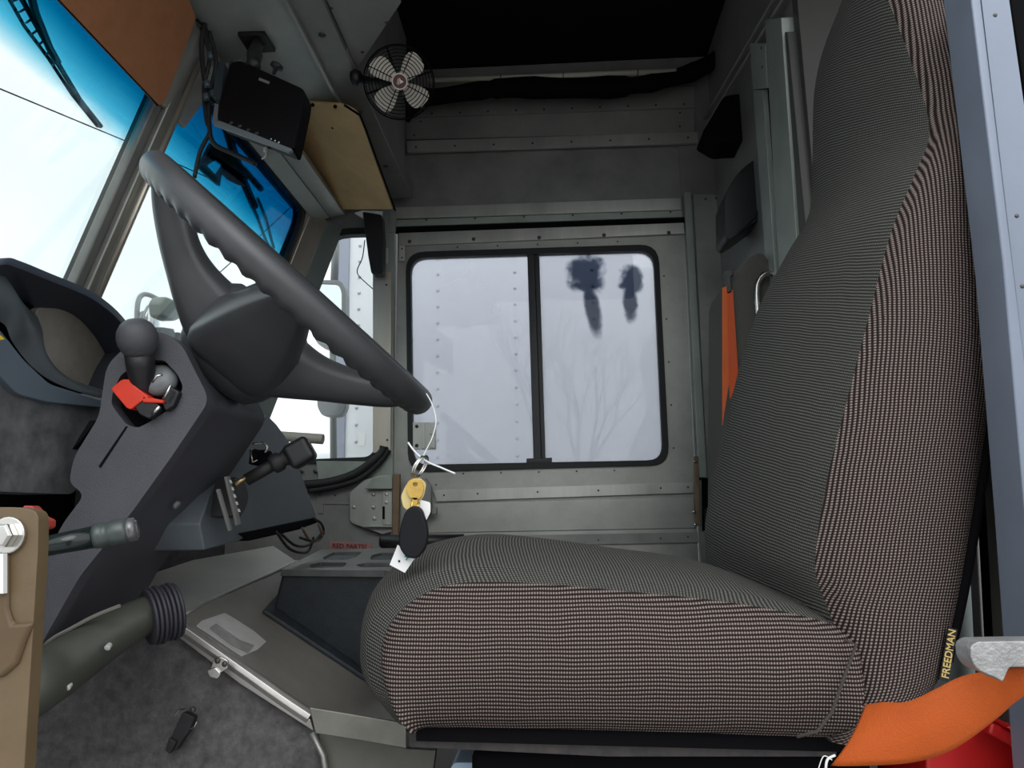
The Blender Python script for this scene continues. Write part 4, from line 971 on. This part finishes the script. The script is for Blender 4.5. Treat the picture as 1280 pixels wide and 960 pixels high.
# =====================================================================  FRONT LOWER CORNER
bp_ = thing('bracket_plate', 'grey-green bolted sheet metal bracket plate on the wall below the quarter window', 'bracket', PD(465, 668, .02))
m = MB(); m.pp(PD, [(437, 616), (455, 600), (476, 594), (490, 594), (490, 664), (478, 668), (440, 654), (437, 650)], .010, .026)
for x, y in [(443, 634), (467, 634), (467, 618), (468, 648)]: m.lathe(PD(x, y, .026), PD.n, [(.006, 0), (.006, .003), (.003, .005)], 6)
m.build('plate', M_METALB, bp_, bevel=.0015)
m = MB(); m.pp(PD, [(466, 598), (490, 594), (490, 611), (456, 611)], .03, .050); m.pp(PD, [(456, 657), (490, 657), (490, 659), (456, 659)], .02, .045); m.build_each('flange', M_GREEN, bp_, bevel=.001)
m = MB(); m.pp(PD, [(478, 614), (490, 614), (490, 656), (478, 656)], .006, .034)
for y in (618, 628): m.lathe(PD(483, y, .034), PD.n, [(.005, 0), (.005, .002), (.002, .003)], 10)
m.build('slot_plate', M_METALB, bp_, bevel=.001)
m = MB(); m.pp(PD, [(478, 633), (481, 633), (481, 649), (478, 649)], .001, .0345); m.build('slot', M_VOID, bp_)
br_ = thing('door_latch_bar', 'brown rusty vertical latch bar on the front edge of the passenger door', 'latch', PD(495, 672, .05))
m = MB(); m.pp(PD, [(491, 592), (500, 592), (498, 672), (490, 672)], .016, .056); m.build('bar', M_WOODBR, br_, bevel=.003)
m = MB(); m.pp(PD, [(521, 598), (532, 598), (539, 608), (539, 640), (528, 660), (522, 640)], .02, .05); m.pp(PD, [(539, 634), (546, 634), (546, 643), (539, 643)], .014, .045); m.build_each('latch_block', M_METALD, br_, bevel=.002)
hs = thing('hose', 'pair of thick black hoses curving below the quarter window', 'hose', PD(400, 605, .03))
for r, pts in [(.0125, [(380, 606), (410, 603), (440, 594), (462, 580), (477, 566), (480, 558)]), (.0085, [(385, 614), (420, 608), (446, 600), (464, 588), (478, 574), (486, 562)])]:
    m = MB(); m.tube(smooth_path([PD(x, y, .03) for x, y in pts], 6), r, 12); m.build('hose', M_RUBBER, hs, smooth=True)
hb = thing('handle_bar', 'short black horizontal bar behind the key ring at console height', 'bar', PY(500, 677, 1.9))
m = MB(); m.tube([PY(475, 677, 1.9), PY(478, 677, 1.9), PY(580, 676, 1.9)], [.012, .017, .017], 14); m.build('bar', M_BLACK, hb, smooth=True)
bt = thing('beige_tube', 'short beige plastic tube end in front of the quarter window sill', 'tube', PY(370, 547, 2.0))
a, b = PY(335, 544, D-.022), PY(404, 549, D-.022); ax = (b-a).normalized(); Lh = (b-a).length
m = MB(); m.lathe(a, ax, [(.014, 0), (.015, Lh*.95), (.015, Lh), (.012, Lh), (.012, Lh-.01)], 24); m.build('tube', M_BEIGE, bt, smooth='auto', bevel=.001)
dvc = thing('dash_camera_box', 'black tapering box hanging from the corner above the quarter window', 'box', PY(465, 300, D-.06))
m = MB(); m.pp(plY(D-.08), rp([(453, 264), (477, 268), (479, 300), (478, 341), (464, 342), (460, 320)], 3), .04); m.build('body', M_BLACK, dvc, bevel=.004)
m = MB(); m.pp(plY(D-.075), [(443, 266), (453, 263), (478, 264), (477, 270), (466, 266), (453, 272)], .01); m.build('mount_clip', M_WHITE, dvc)
m = MB(); m.tube(smooth_path([plY(D-.02)(x, y) for x, y in [(456, 300), (453, 322), (447, 336), (448, 344), (458, 354), (466, 361)]], 5), .0016, 6); m.build('lead', M_RUBBER, dvc, smooth=True)
lb = thing('warning_label', 'pink parts label with dark red capitals behind the cup holder console', 'label', PY(438, 682, 1.75))
pw_ = plY(1.75)
m = MB(); m.pp(pw_, [(412, 676.5), (464, 680), (464, 696), (412, 696)], .002); m.build('backing', M_PINK, lb)
text('lettering', 'RED PARTS?', pw_(415, 684.8, .001), pw_(463, 686.4)-pw_(415, 684.8), V((0, 0, 1)), .0145, M_REDTXT, lb, fit=1.05)

# =====================================================================  KEYS
ky = thing('key_ring', 'bunch of keys with black fob, brass key and paper tags hanging off the wheel', 'keys', PY(520, 575, .82))
yk = .82; qk = plY(yk)
m = MB(); m.tube(smooth_path([qk(x, y) for x, y in [(533, 492), (540, 505), (545, 525), (541, 545), (533, 562), (528, 572)]], 6), .0007, 6); m.tube(smooth_path([qk(x, y) for x, y in [(510, 553), (520, 566), (534, 577), (550, 584), (569, 592)]], 5), .0011, 6); m.build_each('nylon_tie', M_CLEAR, ky, smooth=True)
rc = qk(525, 583); ra, rb_ = (qk(531, 570)-qk(519, 596)).normalized(), V((.35, 1, .1)).normalized()
rr_ = (qk(531, 570)-qk(519, 596)).length/2
for off in (-.0012, .0012):
    m = MB(); m.tube([rc+V((off, 0, 0))+(ra*math.cos(t*math.pi/16)+rb_*math.sin(t*math.pi/16)*.9)*rr_ for t in range(32)], .0011, 8, closed=True); m.build('split_ring', M_STEEL, ky, smooth=True)
m = MB(); hole_ = rp([(516, 603), (522, 603), (522, 608), (516, 608)], 3)
m.pp(qk, rp([(509, 602, 5), (518, 597, 5), (528, 601, 5), (530, 612, 6), (526, 622, 5), (519, 626, 4), (511, 621, 5), (508, 612, 6)], 5), .0022, .004, holes=[hole_]); m.pp(qk, [(515, 622), (522, 622), (521, 640), (517, 640)], .002, .004); m.build('brass_key', M_BRASS, ky, bevel=.0005)
m = MB(); m.pp(qk, rp([(508, 605), (524, 596), (533, 604), (530, 620), (514, 640), (504, 634), (501, 620)], 4), .0008, -.001); m.build('yellow_tag', M_YEL, ky)
m = MB(); m.pp(qk, rp([(523, 624), (538, 628), (538, 640), (532, 652), (522, 648)], 3), .0008, -.002); m.pp(qk, [(497, 681), (487, 706), (506, 716), (519, 697)], .0008, -.003); m.build_each('white_tag', M_WHITE, ky)
text('tag_number', '4', qk(504, 698, -.0015), qk(514, 703)-qk(503, 697), qk(508, 690)-qk(503, 700), .0105, M_GREENTXT, ky)
m = MB(); m.lathe(qk(499, 701.5, -.0025), qk.n, [(.0012, 0), (.0012, .0004)], 10); m.build('tag_hole', M_VOID, ky)
m = MB(); m.tube([qk(516, 624, .002), qk(514, 636, .003), qk(520, 638, .003), qk(524, 628, .002)], .0012, 6); m.build('link', M_BRASS, ky, smooth=True)
fb = [(518, 631, 8), (527, 636, 8), (535, 662, 14), (533, 684, 12), (521, 699, 12), (507, 697, 10), (498, 684, 12), (499, 660, 14), (507, 637, 8)]
m = MB(); m.pp(qk, rp(fb, 6), .011, .010); m.build('fob', mat('fob_black', (.006, .007, .009), .45, spec=.2), ky, bevel=.0045, seg=4)
m = MB(); m.tube(smooth_path([qk(x, y, .0085) for x, y in [(522, 637), (527, 655), (528, 680), (525, 692)]], 5), .0011, 6); m.build('fob_seam', mat('fob_grey', (.12, .12, .13), .3), ky, smooth=True)

# =====================================================================  RIGHT FOREGROUND
sb2 = thing('seat_belt', 'wide orange webbing strap draped across the seat base in the foreground', 'seat belt', PY(1150, 900, .62))
e_up = [(1084, 882), (1100, 876), (1130, 874), (1165, 862), (1205, 848), (1240, 842), (1280, 834), (1340, 815)]
e_lo = [(1040, 957), (1070, 953), (1130, 948), (1175, 940), (1215, 925), (1255, 898), (1285, 868), (1340, 830)]
ys = [.66, .65, .63, .61, .59, .57, .55, .53]
Ua = smooth_path([PY(x, y, q) for (x, y), q in zip(e_up, ys)], 6); Lo = smooth_path([PY(x, y, q+.01) for (x, y), q in zip(e_lo, ys)], 6)
rows = [[bl(p, q, j/8)+V((0, -.006*math.sin(math.pi*j/8)-.008*math.sin(k*.16), 0)) for j in range(9)] for k, (p, q) in enumerate(zip(Ua, Lo))]
m = MB(); m.grid(rows); o_ = m.build('webbing', M_ORANGE, sb2, smooth=True)
sol = o_.modifiers.new('thick', 'SOLIDIFY'); sol.thickness = .0016
m = MB(); m.tube(smooth_path([PY(x, y, .655) for x, y in [(1040, 950), (1030, 945), (1024, 958), (1020, 975)]], 5), .0004, 6); m.tube(smooth_path([PY(x, y, .655) for x, y in [(1044, 944), (1034, 950), (1032, 965)]], 5), .001, 6); m.build_each('frayed_thread', M_WHITE, sb2)
hk = thing('anchor_hook', 'rough cast grey metal anchor hook clamping the orange strap by the door post', 'hook', PY(1250, 825, .56))
ph_ = plY(.535)
m = MB(); m.pp(ph_, rp([(1213, 808, 6), (1222, 802, 4), (1290, 801, 3), (1330, 801), (1330, 835), (1262, 834, 4), (1254, 853, 3), (1246, 848, 3), (1222, 838, 8), (1214, 825, 6)], 5), .02); m.build('casting', M_CAST, hk, bevel=.003)
rb2 = thing('storage_bin', 'red plastic storage bin at the right foot of the seat', 'bin', PY(1220, 1000, .9))
m = MB(); q = plY(.82); m.pp(q, [(1158, 940), (1166, 905), (1200, 905), (1240, 905), (1320, 960), (1320, 1100), (1160, 1100)], .12); m.build('body', M_REDBIN, rb2, bevel=.004)
m = MB(); q = plY(.79); m.pp(q, [(1240, 903), (1290, 924), (1330, 945), (1330, 972), (1288, 946), (1236, 918)], .02); m.pp(q, [(1258, 910), (1266, 906), (1300, 922), (1300, 932)], .03, .01); m.build_each('rim', M_REDBIN, rb2, bevel=.003)
bj = thing('plastic_lid', 'pale blue plastic lid lying under the seat rail', 'lid', PY(605, 960, .93))
m = MB(); m.pp(plY(.94), rp([(568, 953, 4), (640, 953, 4), (652, 960, 4), (655, 985), (560, 985), (562, 962, 4)], 3), .10); m.build('lid', M_BLUE, bj, bevel=.004)

# =====================================================================  OUTSIDE
m = MB(); m.box(-30, 30, -30, 40, -1.0, -.98); g = m.build('ground', M_ASPHALT); struct(g)
def wiper(loc_name, label, arms, blade, y, ribs):
    t = thing('wiper', label, 'wiper', PW(*arms[0][0], -.05))
    return t
w1 = thing('windshield_wiper', 'long black wiper with open rib frame parked across the near windshield pane', 'wiper', PW(30, 0, -.04))
m = MB(); m.tube([PW(x, y, -.03) for x, y in [(5, -30), (28, 0), (62, 62), (100, 125), (126, 158)]], .0045, 6); m.build('blade', M_BLACK, w1, smooth=True)
m = MB(); m.tube([PW(x, y, -.05) for x, y in [(-10, -40), (12, 0), (30, 32), (60, 72), (90, 118), (122, 158)]], .0032, 6)
for k in range(8):
    m.tube([PW(8+8.2*k, -12+13.5*k, -.05), PW(16+7.6*k, -16+13.4*k, -.03)], .0018, 5)
m.build('rib_frame', M_BLACK, w1, smooth=True)
m = MB(); m.tube([PW(x, y, -.055) for x, y in [(30, -40), (44, 15), (62, 60), (72, 78)]], .0065, 8); m.build('arm', M_BLACK, w1, smooth=True)
w2 = thing('windshield_wiper', 'black wiper with linkage mounted from above the far windshield pane', 'wiper', PW(290, 215, -.05))
m = MB(); m.tube([PW(x, y, -.05) for x, y in [(280, 150), (292, 190), (305, 228), (318, 258)]], .011, 8); m.build('arm', M_BLACK, w2, smooth=True)
m = MB(); m.tube([PW(x, y, -.055) for x, y in [(262, 185), (285, 196), (305, 212), (326, 236)]], .0085, 8); m.build('blade', M_BLACK, w2, smooth=True)
m = MB(); m.pp(PW, [(250, 210), (266, 180), (300, 200), (312, 222), (300, 232), (288, 226), (278, 215), (275, 233), (262, 222)], .01, -.045, holes=[rp([(259, 207), (270, 200), (281, 208), (272, 221)], 2)]); m.build('linkage', M_BLACK, w2, bevel=.003)
m = MB(); m.tube([PW(x, y, -.045) for x, y in [(312, 250), (322, 272), (332, 300), (338, 312)]], .0045, 8); m.tube([PW(x, y, -.045) for x, y in [(322, 248), (332, 272), (342, 310)]], .0045, 8); m.build_each('blade_holder', M_MIRRORH, w2, smooth=True)
# convex mirror on its tube, ahead of the windshield
cm = thing('convex_mirror', 'oval convex mirror on a bent grey tube outside ahead of the windshield', 'mirror', PX(185, 440, -1.5))
q = plX(-1.5)
m = MB(); m.tube(smooth_path([PX(x, y, -1.5) for x, y in [(172, 445), (171, 400), (173, 376), (180, 368), (192, 371), (206, 380)]], 5), .009, 10); m.build('tube', M_MIRRORH, cm, smooth=True)
c0 = PX(189, 404, -1.47); 
rows = []
for i in range(9):
    a = i/8*math.pi/2
    rows.append([c0+V((.02*math.cos(a), 0, 0))+V((0, .05*math.sin(a)*math.cos(t*math.pi/12), .068*math.sin(a)*math.sin(t*math.pi/12))) for t in range(24)])
m = MB(); m.grid(rows, closed=True); m.build('glass', M_MIRROR, cm, smooth=True)
m = MB(); m.tube([rows[-1][t] for t in range(24)], .005, 6, closed=True); m.lathe(c0-V((.01, 0, 0)), V((-1, 0, 0)), [(.05, 0), (.045, .02), (.02, .035)], 24); m.build('shell', M_MIRRORH, cm, smooth=True)
ub = thing('hood_fitting', 'grey lumpy fitting and black clips on the nose outside beside the convex mirror', 'fitting', PX(212, 420, -1.3))
m = MB(); q = plX(-1.3); m.pp(q, rp([(202, 378), (208, 370), (218, 374), (226, 380), (228, 398), (218, 402), (204, 396)], 4), .05); m.build('body', mat('outside_grey', (.20, .23, .22), .6, 0, .2, 10), ub, bevel=.016, seg=4)
m = MB(); m.pp(q, [(196, 416), (204, 409), (218, 411), (220, 421), (210, 427), (206, 418)], .04); m.pp(q, [(224, 415), (232, 418), (238, 436), (230, 434)], .03); m.build_each('clip', M_BLACK, ub, bevel=.004)

# passenger mirrors outside the quarter window
YM = D+.38; qm = plY(YM)
mm_ = thing('side_mirror', 'tall grey framed side mirror outside the quarter window', 'mirror', qm(412, 560))
m = MB(); fr = rp([(390, 350, 8), (426, 350, 12), (432, 362, 8), (432, 425, 8), (428, 436, 6), (400, 434, 8), (391, 420, 8)], 5); fi = rp([(394, 354, 6), (422, 355, 8), (427, 364, 6), (427, 422, 6), (424, 430, 4), (403, 429, 6), (395, 418, 6)], 5)
m.pp(qm, fr, .05, 0, holes=[fi]); m.build('frame', M_MIRRORH, mm_, bevel=.003)
m = MB(); m.pp(qm, fi, .01, -.006); m.build('glass', M_MIRROR, mm_)
m = MB(); m.tube([qm(420, 295, -.03), qm(418, 350, -.03)], .014, 10); m.tube([qm(416, 436, -.03), qm(417, 580, -.03)], .012, 10); m.build_each('arm', M_MIRRORH, mm_, smooth=True)
m2_ = thing('side_mirror', 'small grey convex side mirror on the arm below the tall framed one', 'mirror', qm(413, 505))
m = MB(); m.pp(qm, rp([(396, 500, 2), (396, 508, 6), (402, 520, 6), (426, 521, 6), (433, 510, 6), (433, 495, 4), (396, 495, 4)], 4), .04, .03); m.build('body', M_MIRRORH, m2_, bevel=.006)

# parked white truck close beside the passenger side, box body and cab
TY = D+1.0; qt = plY(TY)
tk = thing('box_truck', 'white box truck with riveted side parked close outside the passenger windows', 'truck', (0, TY+1, -1))
xa = qt(427, 400).x
m = MB(); m.box(xa, 4.2, TY, TY+2.2, -.25, 2.45)
m.build('box_body', M_WTRUCK, tk, bevel=.004)
M_RIV = mat('shaded_rivet', (.50, .51, .54), .4, .2)  # rivets share the white truck paint; grey puts their shading into the colour
for px0 in (447, 547, 645, 744, 862):
    x0 = qt(px0, 450).x; m = MB()
    for k in range(40): m.rivet(V((x0, TY, 2.35-.073*k)), V((0, -1, 0)), .0075, .008)
    m.build('rivet_strip', [M_RIV, M_RIV], tk)
m = MB(); m.box(xa-.02, xa+.03, TY-.012, TY+.02, -.25, 2.45); m.build('corner_post', mat('truck_corner', (.30, .32, .40), .4), tk, bevel=.004)
m = MB(); m.box(-1.9, xa-.02, TY+.12, TY+2.0, -.6, 1.08); m.build('cab', M_WTRUCK, tk, bevel=.05, seg=4)
m = MB(); m.box(-1.9, 4.2, TY+.3, TY+1.9, -.8, -.25); m.build('chassis', M_VOID, tk, bevel=.01)
for x in (-1.2, 2.6):
    m = MB(); m.lathe(V((x, TY+.12, -.55)), V((0, 1, 0)), [(.2, .03), (.26, 0), (.42, .02), (.43, .2), (.3, .25)], 32); m.build('wheel', M_RUBBER, tk, smooth=True)
m = MB(); q = plY(TY-.002); m.pp(q, [(448, 540), (457, 541), (456, 557), (448, 557)], .001); m.pp(q, [(545, 462), (560, 462), (560, 468), (545, 468)], .0005); m.build_each('placard', M_WHITE, tk)

# overhead power lines
for k, (a, b) in enumerate([((-60, 86), (240, 210)), ((240, 200), (300, 225))]):
    pass
pw1 = MB(); pw1.tube([PX(-60, 86, -9), PX(0, 111, -9), PX(166, 180, -9), PX(260, 222, -9)], .013, 6)
tag(pw1.build('power_line', M_VOID, smooth=True), 'thin black overhead wire crossing the sky in the near windshield pane', 'wire')
pw2 = MB(); pw2.tube([PX(262, 352, -8), PX(300, 318, -8), PX(360, 262, -8), PX(420, 205, -8)], .014, 6)
tag(pw2.build('power_line', M_VOID, smooth=True), 'thin wire rising across the sky seen through the steering wheel gap', 'wire')

# across the yard behind the open doorway: what the panes mirror
bt_ = thing('bare_tree', 'leafless tree across the yard, mirrored faintly in the door window', 'tree', (.1, -9, -1))
m = MB(); random.seed(3)
def branch(p, d, L, r, n):
    q = p+d*L; m.tube([p, q], [r, r*.65], 5)
    if n:
        for k in range(3 if n > 2 else 2):
            nd = (d+V((random.uniform(-.6, .6), random.uniform(-.4, .4), random.uniform(-.05, .5)))).normalized(); branch(q, nd, L*random.uniform(.62, .82), r*.62, n-1)
branch(V((.1, -9, -1)), V((0, 0, 1)), 1.7, .09, 6)
m.build('trunk', M_TREE, bt_)
bh = MB(); bh.box(-9, 9, -16, -14, -1, 1.4); tag(bh.build('building', M_BRICK), 'low grey building across the yard, mirrored faintly in the door window', 'building')

# =====================================================================  LIGHT
w = bpy.data.worlds.new('overcast_sky'); bpy.context.scene.world = w; w.use_nodes = True
nt = w.node_tree; bg = nt.nodes['Background']
tcw = nt.nodes.new('ShaderNodeTexCoord'); nzw = nt.nodes.new('ShaderNodeTexNoise'); nzw.inputs['Scale'].default_value = 2.2; nzw.inputs['Detail'].default_value = 4
nt.links.new(tcw.outputs['Generated'], nzw.inputs['Vector'])
crw = nt.nodes.new('ShaderNodeValToRGB'); crw.color_ramp.elements[0].position = .35; crw.color_ramp.elements[1].position = .65
crw.color_ramp.elements[0].color = (.76, .84, .88, 1); crw.color_ramp.elements[1].color = (1, 1, 1, 1)
nt.links.new(nzw.outputs['Fac'], crw.inputs['Fac']); nt.links.new(crw.outputs['Color'], bg.inputs['Color'])
bg.inputs['Strength'].default_value = 1.25
sun = bpy.data.objects.new('sun', bpy.data.lights.new('sun', 'SUN')); COL.objects.link(sun)
sun.data.energy = .9; sun.data.angle = R(40); sun.rotation_euler = (R(52), 0, R(12))
vs = bpy.context.scene.view_settings
vs.view_transform = 'Standard'; vs.look = 'None'; vs.gamma = 1; vs.use_curve_mapping = False; vs.exposure = .35
bpy.context.scene.display_settings.display_device = 'sRGB'
cy = bpy.context.scene.cycles
cy.transparent_max_bounces = 16; cy.max_bounces = 10; cy.diffuse_bounces = 5
